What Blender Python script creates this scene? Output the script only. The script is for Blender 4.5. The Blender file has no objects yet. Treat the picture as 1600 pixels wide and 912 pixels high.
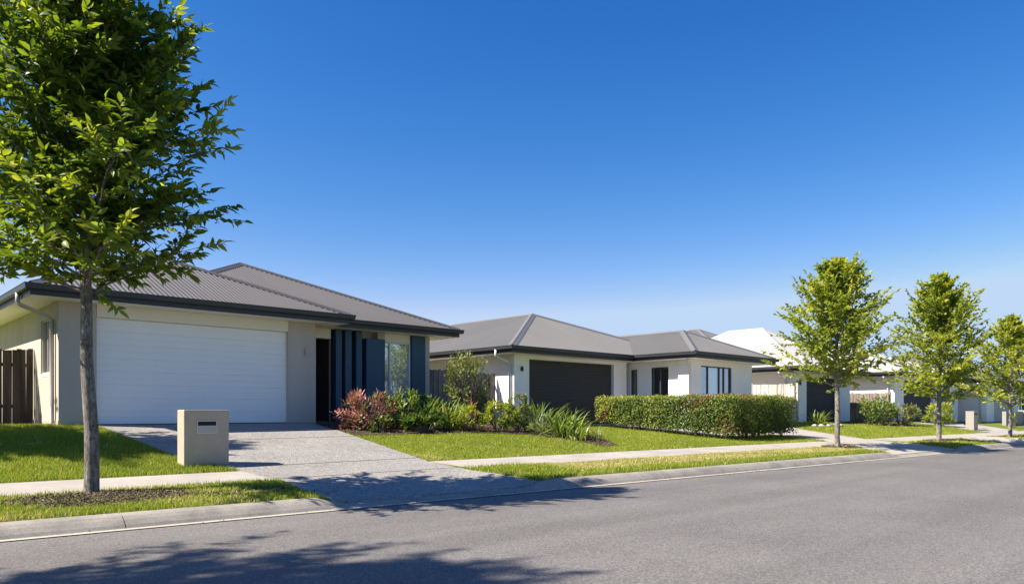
import bpy, bmesh, math, random
import numpy as np
from mathutils import Vector

rng = np.random.default_rng(11)
random.seed(7)
scene = bpy.context.scene
COL = scene.collection
R = math.radians
HC = 1.17                      # camera height above the road
ROADROT = R(3.0)               # the street runs 3 degrees off the house grid
C3, S3 = math.cos(ROADROT), math.sin(ROADROT)

# ------------------------------------------------------------------ materials
def new_mat(name):
    m = bpy.data.materials.new(name)
    m.use_nodes = True
    nt = m.node_tree
    for n in list(nt.nodes):
        nt.nodes.remove(n)
    out = nt.nodes.new('ShaderNodeOutputMaterial')
    b = nt.nodes.new('ShaderNodeBsdfPrincipled')
    nt.links.new(b.outputs[0], out.inputs[0])
    return m, nt, b, out

def ramp(nt, fac, stops, interp='LINEAR'):
    r = nt.nodes.new('ShaderNodeValToRGB')
    r.color_ramp.interpolation = interp
    e = r.color_ramp.elements
    while len(e) < len(stops):
        e.new(0.5)
    for el, (p, c) in zip(e, stops):
        el.position = p
        el.color = (*c, 1)
    nt.links.new(fac, r.inputs[0])
    return r

def noise(nt, scale, detail=4, rough=.6, vec=None, dist=0):
    n = nt.nodes.new('ShaderNodeTexNoise')
    n.inputs['Scale'].default_value = scale
    n.inputs['Detail'].default_value = detail
    n.inputs['Roughness'].default_value = rough
    n.inputs['Distortion'].default_value = dist
    if vec is None:
        g = nt.nodes.new('ShaderNodeNewGeometry')
        vec = g.outputs['Position']
    nt.links.new(vec, n.inputs['Vector'])
    return n

def mixc(nt, a, b, fac, mode='MIX'):
    m = nt.nodes.new('ShaderNodeMix')
    m.data_type = 'RGBA'
    m.blend_type = mode
    for sock, v in ((m.inputs[0], fac), (m.inputs[6], a), (m.inputs[7], b)):
        if hasattr(v, 'is_linked'):
            nt.links.new(v, sock)
        elif isinstance(v, (int, float)):
            sock.default_value = v
        else:
            sock.default_value = (*v, 1)
    return m.outputs[2]

def bump(nt, b, height, strength, dist=.01):
    u = nt.nodes.new('ShaderNodeBump')
    u.inputs['Strength'].default_value = strength
    u.inputs['Distance'].default_value = dist
    nt.links.new(height, u.inputs['Height'])
    nt.links.new(u.outputs[0], b.inputs['Normal'])

def mat_surface(name, col, var=.12, scale=3.0, rough=.7, fine=0, fine_scale=90, bmp=.15, metallic=0, spec=.5, streak=False):
    """a painted / rendered / concrete surface: base colour with broad stains, fine grain and bump"""
    m, nt, b, out = new_mat(name)
    g = nt.nodes.new('ShaderNodeNewGeometry')
    vec = g.outputs['Position']
    if streak:
        mp = nt.nodes.new('ShaderNodeMapping')
        mp.inputs['Scale'].default_value = (1, 1, .12)
        nt.links.new(vec, mp.inputs['Vector'])
        vec = mp.outputs[0]
    n1 = noise(nt, scale, 5, .65, vec)
    lo = tuple(c * (1 - var) for c in col)
    hi = tuple(min(1, c * (1 + var)) for c in col)
    c = ramp(nt, n1.outputs[0], [(.3, lo), (.7, hi)]).outputs[0]
    n2 = noise(nt, fine_scale, 3, .6)
    if fine:
        f = ramp(nt, n2.outputs[0], [(.3, (1 - fine,) * 3), (.7, (1 + fine,) * 3)]).outputs[0]
        c = mixc(nt, c, f, 1.0, 'MULTIPLY')
    nt.links.new(c, b.inputs['Base Color'])
    b.inputs['Roughness'].default_value = rough
    b.inputs['Metallic'].default_value = metallic
    b.inputs['Specular IOR Level'].default_value = spec
    if bmp:
        bump(nt, b, n2.outputs[0], bmp, .004)
    return m

def mat_leaf(name, stops, rough=.5, trans=.3, tcol=(1.5, 1.5, .55), spec=.35):
    """each leaf carries its own 0..1 'tone'; the ramp turns it into the leaf's colour"""
    m, nt, b, out = new_mat(name)
    at = nt.nodes.new('ShaderNodeAttribute')
    at.attribute_name = 'tone'
    c = ramp(nt, at.outputs['Fac'], stops).outputs[0]
    nt.links.new(c, b.inputs['Base Color'])
    b.inputs['Roughness'].default_value = rough
    b.inputs['Specular IOR Level'].default_value = spec
    t = nt.nodes.new('ShaderNodeBsdfTranslucent')
    nt.links.new(mixc(nt, c, tcol, 1.0, 'MULTIPLY'), t.inputs[0])
    mx = nt.nodes.new('ShaderNodeMixShader')
    mx.inputs[0].default_value = trans
    nt.links.new(b.outputs[0], mx.inputs[1])
    nt.links.new(t.outputs[0], mx.inputs[2])
    nt.links.new(mx.outputs[0], out.inputs[0])
    return m

def mat_asphalt():
    m, nt, b, out = new_mat('asphalt')
    n1 = noise(nt, .45, 5, .65)
    n2 = noise(nt, 120, 2, .7)
    n4 = noise(nt, 45, 2, .6)
    v = nt.nodes.new('ShaderNodeTexVoronoi')
    v.inputs['Scale'].default_value = 95
    g = nt.nodes.new('ShaderNodeNewGeometry')
    nt.links.new(g.outputs['Position'], v.inputs['Vector'])
    base = ramp(nt, n1.outputs[0], [(.3, (.132, .125, .118)), (.7, (.166, .158, .150))]).outputs[0]
    bw = nt.nodes.new('ShaderNodeRGBToBW')
    nt.links.new(v.outputs['Color'], bw.inputs[0])
    st = ramp(nt, bw.outputs[0], [(.15, (.5,) * 3), (.55, (1.0,) * 3), (.88, (1.6, 1.57, 1.53))]).outputs[0]
    c = mixc(nt, base, st, .75, 'MULTIPLY')
    f = ramp(nt, n4.outputs[0], [(.3, (.78,) * 3), (.7, (1.2,) * 3)]).outputs[0]
    c = mixc(nt, c, f, 1, 'MULTIPLY')
    mp = nt.nodes.new('ShaderNodeMapping')            # wheel tracks and drip lines run along the street
    mp.inputs['Rotation'].default_value = (0, 0, R(3)); mp.inputs['Scale'].default_value = (.035, .85, 1)
    nt.links.new(g.outputs['Position'], mp.inputs['Vector'])
    n5 = noise(nt, 1.0, 4, .6, mp.outputs[0])
    f5 = ramp(nt, n5.outputs[0], [(.35, (.86,) * 3), (.62, (1.08,) * 3)]).outputs[0]
    c = mixc(nt, c, f5, 1, 'MULTIPLY')
    nt.links.new(c, b.inputs['Base Color'])
    b.inputs['Roughness'].default_value = .85
    b.inputs['Specular IOR Level'].default_value = .3
    bump(nt, b, n2.outputs[0], .6, .006)
    return m

def mat_aggregate():
    m, nt, b, out = new_mat('exposed_aggregate')
    g = nt.nodes.new('ShaderNodeNewGeometry')
    v = nt.nodes.new('ShaderNodeTexVoronoi')
    v.inputs['Scale'].default_value = 72
    nt.links.new(g.outputs['Position'], v.inputs['Vector'])
    bw = nt.nodes.new('ShaderNodeRGBToBW')
    nt.links.new(v.outputs['Color'], bw.inputs[0])
    st = ramp(nt, bw.outputs[0], [(.1, (.10, .092, .082)), (.35, (.22, .207, .185)), (.65, (.295, .278, .25)), (.9, (.47, .44, .40))]).outputs[0]
    n1 = noise(nt, .8, 5, .6)
    f = ramp(nt, n1.outputs[0], [(.3, (.86,) * 3), (.7, (1.08,) * 3)]).outputs[0]
    n3 = noise(nt, 14, 3, .6)
    f3 = ramp(nt, n3.outputs[0], [(.35, (.82,) * 3), (.65, (1.12,) * 3)]).outputs[0]
    c = mixc(nt, mixc(nt, st, f, 1, 'MULTIPLY'), f3, 1, 'MULTIPLY')
    nt.links.new(c, b.inputs['Base Color'])
    b.inputs['Roughness'].default_value = .75
    bump(nt, b, v.outputs['Distance'], -.4, .006)
    return m

def mat_soil_grass(name, cols):
    m, nt, b, out = new_mat(name)
    n1 = noise(nt, .9, 6, .7)
    n2 = noise(nt, 30, 4, .7)
    c = ramp(nt, n1.outputs[0], [(.3, cols[0]), (.55, cols[1]), (.72, cols[2])]).outputs[0]
    f = ramp(nt, n2.outputs[0], [(.3, (.6,) * 3), (.7, (1.3,) * 3)]).outputs[0]
    nt.links.new(mixc(nt, c, f, 1, 'MULTIPLY'), b.inputs['Base Color'])
    b.inputs['Roughness'].default_value = .95
    b.inputs['Specular IOR Level'].default_value = .1
    bump(nt, b, n2.outputs[0], .6, .03)
    return m

def mat_glass():
    m, nt, b, out = new_mat('window_glass')
    nt.nodes.remove(b)
    gl = nt.nodes.new('ShaderNodeBsdfGlossy')
    gl.inputs['Roughness'].default_value = .01
    gl.inputs['Color'].default_value = (.95, .97, 1, 1)
    n = noise(nt, 1.3, 1, .5)
    u = nt.nodes.new('ShaderNodeBump')
    u.inputs['Strength'].default_value = .03
    nt.links.new(n.outputs[0], u.inputs['Height'])
    nt.links.new(u.outputs[0], gl.inputs['Normal'])
    tr = nt.nodes.new('ShaderNodeBsdfTransparent')
    tr.inputs[0].default_value = (.88, .92, .93, 1)
    # Schlick reflectance from |N.I|, the same from both faces of the pane
    g = nt.nodes.new('ShaderNodeNewGeometry')
    dt = nt.nodes.new('ShaderNodeVectorMath'); dt.operation = 'DOT_PRODUCT'
    nt.links.new(g.outputs['Normal'], dt.inputs[0]); nt.links.new(g.outputs['Incoming'], dt.inputs[1])
    def mth(op, a, b_=0.0):
        n = nt.nodes.new('ShaderNodeMath'); n.operation = op
        for sock, v in zip(n.inputs, (a, b_)):
            if isinstance(v, (int, float)): sock.default_value = v
            else: nt.links.new(v, sock)
        return n.outputs[0]
    k = mth('POWER', mth('SUBTRACT', 1.0, mth('ABSOLUTE', dt.outputs['Value'])), 5.0)
    fr = mth('ADD', .30, mth('MULTIPLY', k, .70))
    mx = nt.nodes.new('ShaderNodeMixShader')
    nt.links.new(fr, mx.inputs[0])
    nt.links.new(tr.outputs[0], mx.inputs[1])
    nt.links.new(gl.outputs[0], mx.inputs[2])
    nt.links.new(mx.outputs[0], out.inputs[0])
    return m

def mat_timber(name, lo, hi):
    m, nt, b, out = new_mat(name)
    g = nt.nodes.new('ShaderNodeNewGeometry')
    mp = nt.nodes.new('ShaderNodeMapping')
    mp.inputs['Scale'].default_value = (1, 1, .07)
    nt.links.new(g.outputs['Position'], mp.inputs['Vector'])
    n1 = noise(nt, 40, 5, .7, mp.outputs[0])
    n2 = noise(nt, 9, 2, .5, mp.outputs[0])
    c = ramp(nt, n1.outputs[0], [(.3, lo), (.7, hi)]).outputs[0]
    f = ramp(nt, n2.outputs[0], [(.3, (.6,) * 3), (.7, (1.3,) * 3)]).outputs[0]
    nt.links.new(mixc(nt, c, f, 1, 'MULTIPLY'), b.inputs['Base Color'])
    b.inputs['Roughness'].default_value = .85
    bump(nt, b, n1.outputs[0], .5, .004)
    return m

def mat_bark():
    m, nt, b, out = new_mat('bark')
    g = nt.nodes.new('ShaderNodeNewGeometry')
    mp = nt.nodes.new('ShaderNodeMapping')
    mp.inputs['Scale'].default_value = (1, 1, .35)
    nt.links.new(g.outputs['Position'], mp.inputs['Vector'])
    n1 = noise(nt, 26, 7, .75, mp.outputs[0], 1.2)
    n2 = noise(nt, 5, 3, .6)
    c = ramp(nt, n1.outputs[0], [(.34, (.075, .063, .053)), (.47, (.22, .195, .17)), (.62, (.42, .385, .345))]).outputs[0]
    f = ramp(nt, n2.outputs[0], [(.3, (.75, .74, .72)), (.7, (1.15,) * 3)]).outputs[0]
    nt.links.new(mixc(nt, c, f, 1, 'MULTIPLY'), b.inputs['Base Color'])
    b.inputs['Roughness'].default_value = .9
    b.inputs['Specular IOR Level'].default_value = .2
    bump(nt, b, n1.outputs[0], 1.0, .05)
    return m

M = {}
M['asphalt'] = mat_asphalt()
M['aggregate'] = mat_aggregate()
M['concrete'] = mat_surface('path_concrete', (.345, .315, .272), .16, 1.6, .85, .10, 60, .2)
M['kerb'] = mat_surface('kerb_concrete', (.255, .232, .195), .30, 2.2, .85, .18, 50, .3)
M['gutter_lip'] = mat_surface('gutter_concrete', (.44, .39, .32), .15, 3, .85, .12, 50, .3)
M['soil'] = mat_soil_grass('lawn_soil', [(.11, .13, .025), (.14, .175, .03), (.20, .20, .06)])
M['far_ground'] = mat_soil_grass('far_ground', [(.05, .08, .02), (.07, .10, .025), (.11, .12, .04)])
M['mulch'] = mat_soil_grass('mulch_bed', [(.05, .033, .022), (.085, .06, .042), (.13, .10, .075)])
M['mulch_chip'] = mat_leaf('mulch_chips', [(0, (.03, .018, .012)), (.5, (.11, .075, .05)), (1, (.26, .20, .14))], .9, 0.0)
M['beige'] = mat_surface('beige_render', (.50, .44, .37), .09, 1.2, .9, .06, 120, .25, spec=.2, streak=True)
M['beige_dark'] = mat_surface('beige_plinth', (.42, .36, .29), .08, 2, .9, .05, 120, .2, spec=.2)
M['cream'] = mat_surface('cream_board', (.78, .72, .60), .03, 1.0, .7, .02, 120, .05)
M['white_wall'] = mat_surface('white_render', (.90, .87, .83), .03, 1.0, .9, .04, 120, .15, spec=.2)
M['grey_wall'] = mat_surface('grey_render', (.34, .315, .285), .05, 1.0, .9, .04, 120, .15, spec=.2)
M['pier'] = mat_surface('mailbox_render', (.43, .36, .285), .07, 3.5, .9, .06, 140, .25, spec=.2)
M['soffit'] = mat_surface('soffit_paint', (.86, .82, .73), .02, 1, .7, 0, 100, 0)
M['roof'] = mat_surface('grey_roof_steel', (.068, .065, .065), .07, .5, .55, .03, 40, 0, spec=.4)
M['roof2'] = mat_surface('mid_grey_roof_steel', (.142, .139, .134), .06, .5, .55, .03, 40, 0, spec=.4)
M['roof_white'] = mat_surface('white_roof_steel', (.43, .42, .40), .10, .5, .5, .02, 40, 0, spec=.4)
M['fascia'] = mat_surface('charcoal_fascia', (.030, .032, .037), .08, 2, .45, 0, 60, 0)
M['fascia2'] = mat_surface('charcoal_gutter', (.038, .041, .047), .08, 2, .4, 0, 60, 0)
M['door_white'] = mat_surface('white_door_steel', (.88, .86, .82), .025, .8, .5, 0, 60, 0, streak=True)
M['door_dark'] = mat_surface('charcoal_door_steel', (.050, .048, .047), .08, 1, .65, 0, 60, 0, spec=.25)
M['blue'] = mat_surface('blue_panel', (.020, .062, .110), .22, 2.5, .5, .12, 60, .12, streak=True)
M['dark_panel'] = mat_surface('dark_recess', (.042, .043, .047), .1, 2, .7)
M['alum'] = mat_surface('pale_aluminium', (.62, .62, .62), .03, 2, .4, 0, 60, 0)
M['alum_dark'] = mat_surface('dark_aluminium', (.05, .052, .055), .05, 2, .4, 0, 60, 0)
M['steel'] = mat_surface('brushed_steel', (.55, .52, .47), .06, 6, .38, 0, 60, 0, metallic=.7)
M['black'] = mat_surface('black_slot', (.008, .008, .008), .05, 2, .8, 0, 60, 0)
M['blind'] = mat_surface('white_blind', (.93, .93, .92), .05, 1.5, .8, 0, 60, 0)
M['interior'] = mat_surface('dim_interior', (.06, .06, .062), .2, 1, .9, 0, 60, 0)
M['pipe'] = mat_surface('downpipe_paint', (.45, .415, .36), .04, 2, .5, 0, 60, 0)
M['pipe_white'] = mat_surface('white_downpipe_paint', (.74, .72, .68), .04, 2, .5, 0, 60, 0)
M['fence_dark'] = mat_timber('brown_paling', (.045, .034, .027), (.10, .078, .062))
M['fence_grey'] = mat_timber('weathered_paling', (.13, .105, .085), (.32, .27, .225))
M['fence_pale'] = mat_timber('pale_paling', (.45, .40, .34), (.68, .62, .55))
M['glass'] = mat_glass()
M['bark'] = mat_bark()
M['twig'] = mat_surface('twig_bark', (.13, .10, .07), .2, 20, .9)
M['stone'] = mat_surface('edging_stone', (.42, .38, .34), .25, 8, .9, .1, 60, .3)
M['leaf_big'] = mat_leaf('leaf_glossy_green', [(0, (.035, .070, .013)), (.45, (.095, .150, .020)), (.8, (.20, .26, .03)), (1, (.36, .38, .05))], .42, .5)
M['leaf_lime'] = mat_leaf('leaf_yellow_green', [(0, (.10, .14, .024)), (.45, (.25, .305, .042)), (.8, (.40, .42, .06)), (1, (.54, .49, .10))], .5, .48)
M['leaf_hedge'] = mat_leaf('leaf_hedge', [(0, (.055, .085, .018)), (.35, (.115, .165, .030)), (.6, (.20, .25, .045)), (.76, (.32, .34, .06)), (.82, (.18, .085, .045)), (1, (.25, .10, .05))], .5, .3)
M['leaf_red'] = mat_leaf('leaf_red_green', [(0, (.08, .13, .025)), (.30, (.17, .21, .045)), (.42, (.30, .17, .10)), (.65, (.40, .17, .14)), (.85, (.48, .10, .17)), (1, (.58, .36, .29))], .5, .3, (1.3, 1.0, .8))
M['leaf_mid'] = mat_leaf('leaf_mid_green', [(0, (.045, .085, .02)), (.5, (.11, .175, .034)), (.85, (.19, .255, .05)), (1, (.34, .32, .06))], .42, .3)
M['leaf_olive'] = mat_leaf('leaf_olive', [(0, (.07, .095, .03)), (.5, (.15, .185, .05)), (.9, (.24, .26, .075)), (1, (.32, .30, .10))], .5, .25)
M['leaf_strap'] = mat_leaf('leaf_strappy', [(0, (.07, .125, .028)), (.5, (.16, .225, .045)), (.9, (.27, .31, .06)), (1, (.40, .36, .10))], .42, .3)
M['leaf_blue'] = mat_leaf('leaf_blue_green', [(0, (.06, .095, .055)), (.5, (.12, .17, .09)), (1, (.20, .25, .12))], .45, .25)
M['flower_white'] = mat_leaf('white_flower', [(0, (.6, .6, .52)), (1, (.8, .8, .75))], .6, .25, (1, 1, 1))
M['flower_orange'] = mat_leaf('orange_flower', [(0, (.5, .16, .02)), (1, (.65, .35, .03))], .6, .2, (1, 1, 1))
M['grass'] = mat_leaf('grass_blade', [(0, (.13, .18, .020)), (.45, (.24, .30, .036)), (.74, (.36, .39, .06)), (.82, (.50, .43, .17)), (1, (.66, .54, .30))], .6, .35, (1.3, 1.3, .6), .12)

# ------------------------------------------------------------------ object helpers
def link(o, parent=None):
    COL.objects.link(o)
    if parent is not None:
        o.parent = parent
        o.matrix_parent_inverse = parent.matrix_world.inverted()
    return o

def tag(o, label=None, cat=None, group=None, kind=None):
    if label: o['label'] = label
    if cat: o['category'] = cat
    if group: o['group'] = group
    if kind: o['kind'] = kind
    return o

def thing(name, label, cat, loc=(0, 0, 0), group=None):
    o = bpy.data.objects.new(name, None)
    o.empty_display_size = .3
    COL.objects.link(o)
    o.location = loc
    bpy.context.view_layer.update()
    return tag(o, label, cat, group)

def mesh_np(name, verts, faces, mat, parent=None, tone=None, smooth=False):
    """one mesh object from numpy arrays; verts are world coordinates"""
    verts = np.asarray(verts, dtype=np.float32)
    faces = np.asarray(faces, dtype=np.int32)
    org = np.zeros(3) if parent is None else np.array(parent.matrix_world.translation)
    me = bpy.data.meshes.new(name)
    nf, k = faces.shape
    me.vertices.add(len(verts))
    me.vertices.foreach_set('co', (verts - org.astype(np.float32)).ravel())
    me.loops.add(nf * k)
    me.loops.foreach_set('vertex_index', faces.ravel())
    me.polygons.add(nf)
    me.polygons.foreach_set('loop_start', np.arange(0, nf * k, k, dtype=np.int32))
    me.polygons.foreach_set('loop_total', np.full(nf, k, dtype=np.int32))
    if smooth:
        me.polygons.foreach_set('use_smooth', np.ones(nf, dtype=bool))
    me.update(calc_edges=True)
    if tone is not None:
        a = me.attributes.new('tone', 'FLOAT', 'FACE')
        a.data.foreach_set('value', np.asarray(tone, dtype=np.float32))
    me.materials.append(mat)
    o = bpy.data.objects.new(name, me)
    COL.objects.link(o)
    if parent is not None:
        o.parent = parent
    return o

class MB:
    def __init__(self):
        self.v, self.f = [], []
    def add(self, vs, fs):
        b = len(self.v)
        self.v += [tuple(map(float, p)) for p in vs]
        self.f += [tuple(b + i for i in f) for f in fs]
        return self
    def box(self, x0, x1, y0, y1, z0, z1):
        return self.add([(x0, y0, z0), (x1, y0, z0), (x1, y1, z0), (x0, y1, z0), (x0, y0, z1), (x1, y0, z1), (x1, y1, z1), (x0, y1, z1)],
                        [(3, 2, 1, 0), (4, 5, 6, 7), (0, 1, 5, 4), (1, 2, 6, 5), (2, 3, 7, 6), (3, 0, 4, 7)])
    def extrude_x(self, prof, x0, x1):       # prof: closed (y,z) loop
        n = len(prof)
        vs = [(x0, y, z) for y, z in prof] + [(x1, y, z) for y, z in prof]
        fs = [(i, (i + 1) % n, n + (i + 1) % n, n + i) for i in range(n)]
        return self.add(vs, fs + [tuple(range(n))[::-1], tuple(range(n, 2 * n))])
    def tube(self, pts, rad, n=8, cap=True):
        pts = [Vector(p) for p in pts]
        rings = []
        for i, p in enumerate(pts):
            d = (pts[min(i + 1, len(pts) - 1)] - pts[max(i - 1, 0)])
            d = d.normalized() if d.length > 1e-9 else Vector((0, 0, 1))
            a = Vector((1, 0, 0)) if abs(d.x) < .8 else Vector((0, 1, 0))
            s = d.cross(a).normalized(); t = d.cross(s)
            r = rad[i] if hasattr(rad, '__len__') else rad
            rings.append([p + (s * math.cos(2 * math.pi * k / n) + t * math.sin(2 * math.pi * k / n)) * r for k in range(n)])
        vs = [q for ring in rings for q in ring]
        fs = []
        for i in range(len(pts) - 1):
            for k in range(n):
                fs.append((i * n + k, i * n + (k + 1) % n, (i + 1) * n + (k + 1) % n, (i + 1) * n + k))
        if cap:
            fs += [tuple(range(n))[::-1], tuple(range((len(pts) - 1) * n, len(pts) * n))]
        return self.add(vs, fs)
    def sweep(self, path, prof, closed=False):
        """prof: closed (d,z) loop, d is the outward (right-hand) offset from the plan path (x,y,z)"""
        P = [Vector(p) for p in path]
        n, k = len(P), len(prof)
        vs = []
        for i in range(n):
            a = P[i - 1] if (i > 0 or closed) else None
            c = P[(i + 1) % n] if (i < n - 1 or closed) else None
            d1 = (P[i] - a) if a is not None else None
            d2 = (c - P[i]) if c is not None else None
            ns = []
            for d in (d1, d2):
                if d is not None:
                    d = Vector((d.x, d.y)).normalized()
                    ns.append(Vector((d.y, -d.x)))
            if len(ns) == 2:
                m = (ns[0] + ns[1]).normalized()
                m = m / max(.3, m.dot(ns[0]))
            else:
                m = ns[0]
            for d, z in prof:
                vs.append((P[i].x + m.x * d, P[i].y + m.y * d, P[i].z + z))
        fs = []
        for i in range(n if closed else n - 1):
            j = (i + 1) % n
            for q in range(k):
                r = (q + 1) % k
                fs.append((i * k + q, i * k + r, j * k + r, j * k + q))
        if not closed:
            fs += [tuple(range(k))[::-1], tuple(range((n - 1) * k, n * k))]
        return self.add(vs, fs)
    def build(self, name, mat, parent=None, bevel=0, smooth=False):
        org = Vector((0, 0, 0)) if parent is None else parent.matrix_world.translation
        me = bpy.data.meshes.new(name)
        me.from_pydata([tuple(Vector(p) - org) for p in self.v], [], self.f)
        me.update()
        bm = bmesh.new(); bm.from_mesh(me)
        bmesh.ops.recalc_face_normals(bm, faces=bm.faces)
        bm.to_mesh(me); bm.free()
        me.materials.append(mat)
        if smooth:
            me.polygons.foreach_set('use_smooth', [True] * len(me.polygons))
        o = bpy.data.objects.new(name, me)
        COL.objects.link(o)
        if parent is not None:
            o.parent = parent
        if bevel:
            mo = o.modifiers.new('bevel', 'BEVEL')
            mo.width = bevel; mo.segments = 2; mo.limit_method = 'ANGLE'; mo.angle_limit = R(50)
        return o

def sub(o, parent):            # make an object built in world space a sub-part of a part
    mw = Vector(parent.parent.location) if parent.parent else Vector((0, 0, 0))
    o.parent = parent
    return o

# ------------------------------------------------------------------ terrain
CROSS = [(4.45, 7.45, .45), (20.4, 24.4, .8), (29.3, 31.8, .6)]     # lowered kerbs, in street distance
T_LIP, T_KERB, T_PATH0, T_PATH1 = 8.13, 8.47, 10.42, 11.85

def sm(a, b, x):
    t = np.clip((x - a) / (b - a), 0, 1)
    return t * t * (3 - 2 * t)
def ST(X, Y):
    return X * C3 - Y * S3, X * S3 + Y * C3
def XY(s, t):
    return s * C3 + t * S3, -s * S3 + t * C3
def kerb_top(s):
    z = np.full_like(np.asarray(s, float), .13)
    for a, b, w in CROSS:
        z = z - .10 * sm(a - w, a, s) * (1 - sm(b, b + w, s))
    return z
def G(X, Y):
    X = np.asarray(X, float); Y = np.asarray(Y, float)
    s, t = ST(X, Y)
    zk = kerb_top(s)
    pad = np.interp(X, [-30, 15.5, 17.6, 29.5, 32, 40, 44, 55, 60], [.86, .86, .70, .70, .70, .68, .62, .55, .5])
    t1 = np.interp(X, [-30, 25, 31, 60], [18.7, 18.7, 16.7, 16.2])
    v = zk + (.175 - zk) * np.clip((t - T_KERB) / (T_PATH0 - T_KERB), 0, 1)
    v = v + .035 * np.clip((zk - .03) / .1, 0, 1) * np.sin(np.clip((t - T_KERB) / (T_PATH0 - T_KERB), 0, 1) * math.pi)
    p = .175 + .045 * (t - T_PATH0) / (T_PATH1 - T_PATH0)
    l = .22 + (pad - .22) * np.clip((t - T_PATH1) / (t1 - T_PATH1), 0, 1)
    return np.where(t < T_KERB, 0, np.where(t < T_PATH0, v, np.where(t < T_PATH1, p, l)))

def grid_sheet(name, ss, ts, zf, mat):
    S_, T_ = np.meshgrid(ss, ts, indexing='ij')
    X, Y = XY(S_, T_)
    Z = zf(S_, T_, X, Y)
    v = np.stack([X, Y, Z], -1).reshape(-1, 3)
    n, m = len(ss), len(ts)
    i, j = np.meshgrid(np.arange(n - 1), np.arange(m - 1), indexing='ij')
    a = (i * m + j).ravel()
    f = np.stack([a, a + m, a + m + 1, a + 1], -1)
    return tag(mesh_np(name, v, f, mat, smooth=True), kind='structure')

def poly_sheet(name, poly, dz, mat, step=.6, kind='structure', thick=.0):
    bm = bmesh.new()
    bm.faces.new([bm.verts.new((x, y, 0)) for x, y in poly])
    xs = [p[0] for p in poly]; ys = [p[1] for p in poly]
    # cuts along street grid lines
    for k in range(2):
        nrm = Vector((C3, -S3, 0)) if k == 0 else Vector((S3, C3, 0))
        ds = [Vector((x, y, 0)).dot(nrm) for x, y in poly]
        cuts = list(np.arange(min(ds) + step, max(ds), step))
        if k == 1:
            cuts += [T_KERB + .001, T_PATH0, T_PATH1]
        for c in cuts:
            bmesh.ops.bisect_plane(bm, geom=bm.verts[:] + bm.edges[:] + bm.faces[:], plane_co=nrm * c, plane_no=nrm, dist=1e-5)
    co = np.array([v.co[:] for v in bm.verts])
    z = G(co[:, 0], co[:, 1]) + dz
    for v, zz in zip(bm.verts, z):
        v.co.z = zz
    bmesh.ops.recalc_face_normals(bm, faces=bm.faces)
    if sum(f.normal.z for f in bm.faces) < 0:
        bmesh.ops.reverse_faces(bm, faces=bm.faces)
    if thick:
        bd = [e for e in bm.edges if e.is_boundary]
        r = bmesh.ops.extrude_edge_only(bm, edges=bd)
        for v in [g for g in r['geom'] if isinstance(g, bmesh.types.BMVert)]:
            v.co.z -= thick
    me = bpy.data.meshes.new(name); bm.to_mesh(me); bm.free()
    me.materials.append(mat)
    o = bpy.data.objects.new(name, me); COL.objects.link(o)
    return tag(o, kind=kind)

# far ground: one sheet to the horizon, below everything else
bmx = MB(); bmx.add([(-600, -600, -.03), (900, -600, -.03), (900, 900, -.03), (-600, 900, -.03)], [(0, 1, 2, 3)])
tag(bmx.build('ground', M['far_ground']), kind='structure')
# the yards and verges (kerb back to far behind the houses)
ss = np.concatenate([np.arange(-40, -4, 2.0), np.arange(-4, 36, .2), np.arange(36, 140, 2.0)])
ts = np.concatenate([[T_KERB + .001], np.arange(8.6, 20, .14), np.arange(20, 60, 3.0)])
grid_sheet('lawn_ground', ss, ts, lambda s, t, X, Y: G(X, Y), M['soil'])
# the road: slightly crowned asphalt
grid_sheet('road', np.arange(-60, 160, 2.0), np.linspace(-.6, T_LIP, 14),
           lambda s, t, X, Y: .0 + .05 * (1 - ((t - 3.8) / 4.4) ** 2) - .048 * 0, M['asphalt'])
# kerb: cast lengths with thin joints, dropped at each crossing
kb = MB(); lip = MB()
def kerb_prof(s):
    k = float(kerb_top(s))
    return [(8.165, .003), (8.18, .016), (8.205, .28 * k + .006), (8.27, .68 * k), (8.33, .90 * k), (8.39, .985 * k), (T_KERB + .012, k + .004), (T_KERB + .012, -.06), (8.165, -.06)]
edges = [-40, -20, -8] + list(np.arange(-4, 7.8, 2.95)) + [7.95] + list(np.arange(10.4, 36, 2.45)) + [40, 60, 80, 110, 140]
for a, b in zip(edges[:-1], edges[1:]):
    n = max(2, int((b - a) / .18)) if b < 40 else 3
    S_ = np.linspace(a + .005, b - .005, n)
    vs, k = [], 9
    for s in S_:
        for t, z in kerb_prof(s):
            x, y = XY(s, t); vs.append((x, y, z))
    fs = [(i * k + q, i * k + (q + 1) % k, (i + 1) * k + (q + 1) % k, (i + 1) * k + q) for i in range(n - 1) for q in range(k)]
    fs += [tuple(range(k)), tuple(range((n - 1) * k, n * k))]
    kb.add(vs, fs)
ko = kb.build('kerb', M['kerb'], smooth=False); tag(ko, kind='structure')
grid_sheet('gutter', np.arange(-60, 160, 2.0), [8.06, 8.13, 8.172], lambda s, t, X, Y: np.where(t > 8.12, .010, .012), M['gutter_lip'])
# opposite verge, behind the camera
grid_sheet('opposite_verge', np.arange(-60, 160, 4.0), [-60, -4, -.6], lambda s, t, X, Y: np.where(t > -1, .10, .16), M['far_ground'])

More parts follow.
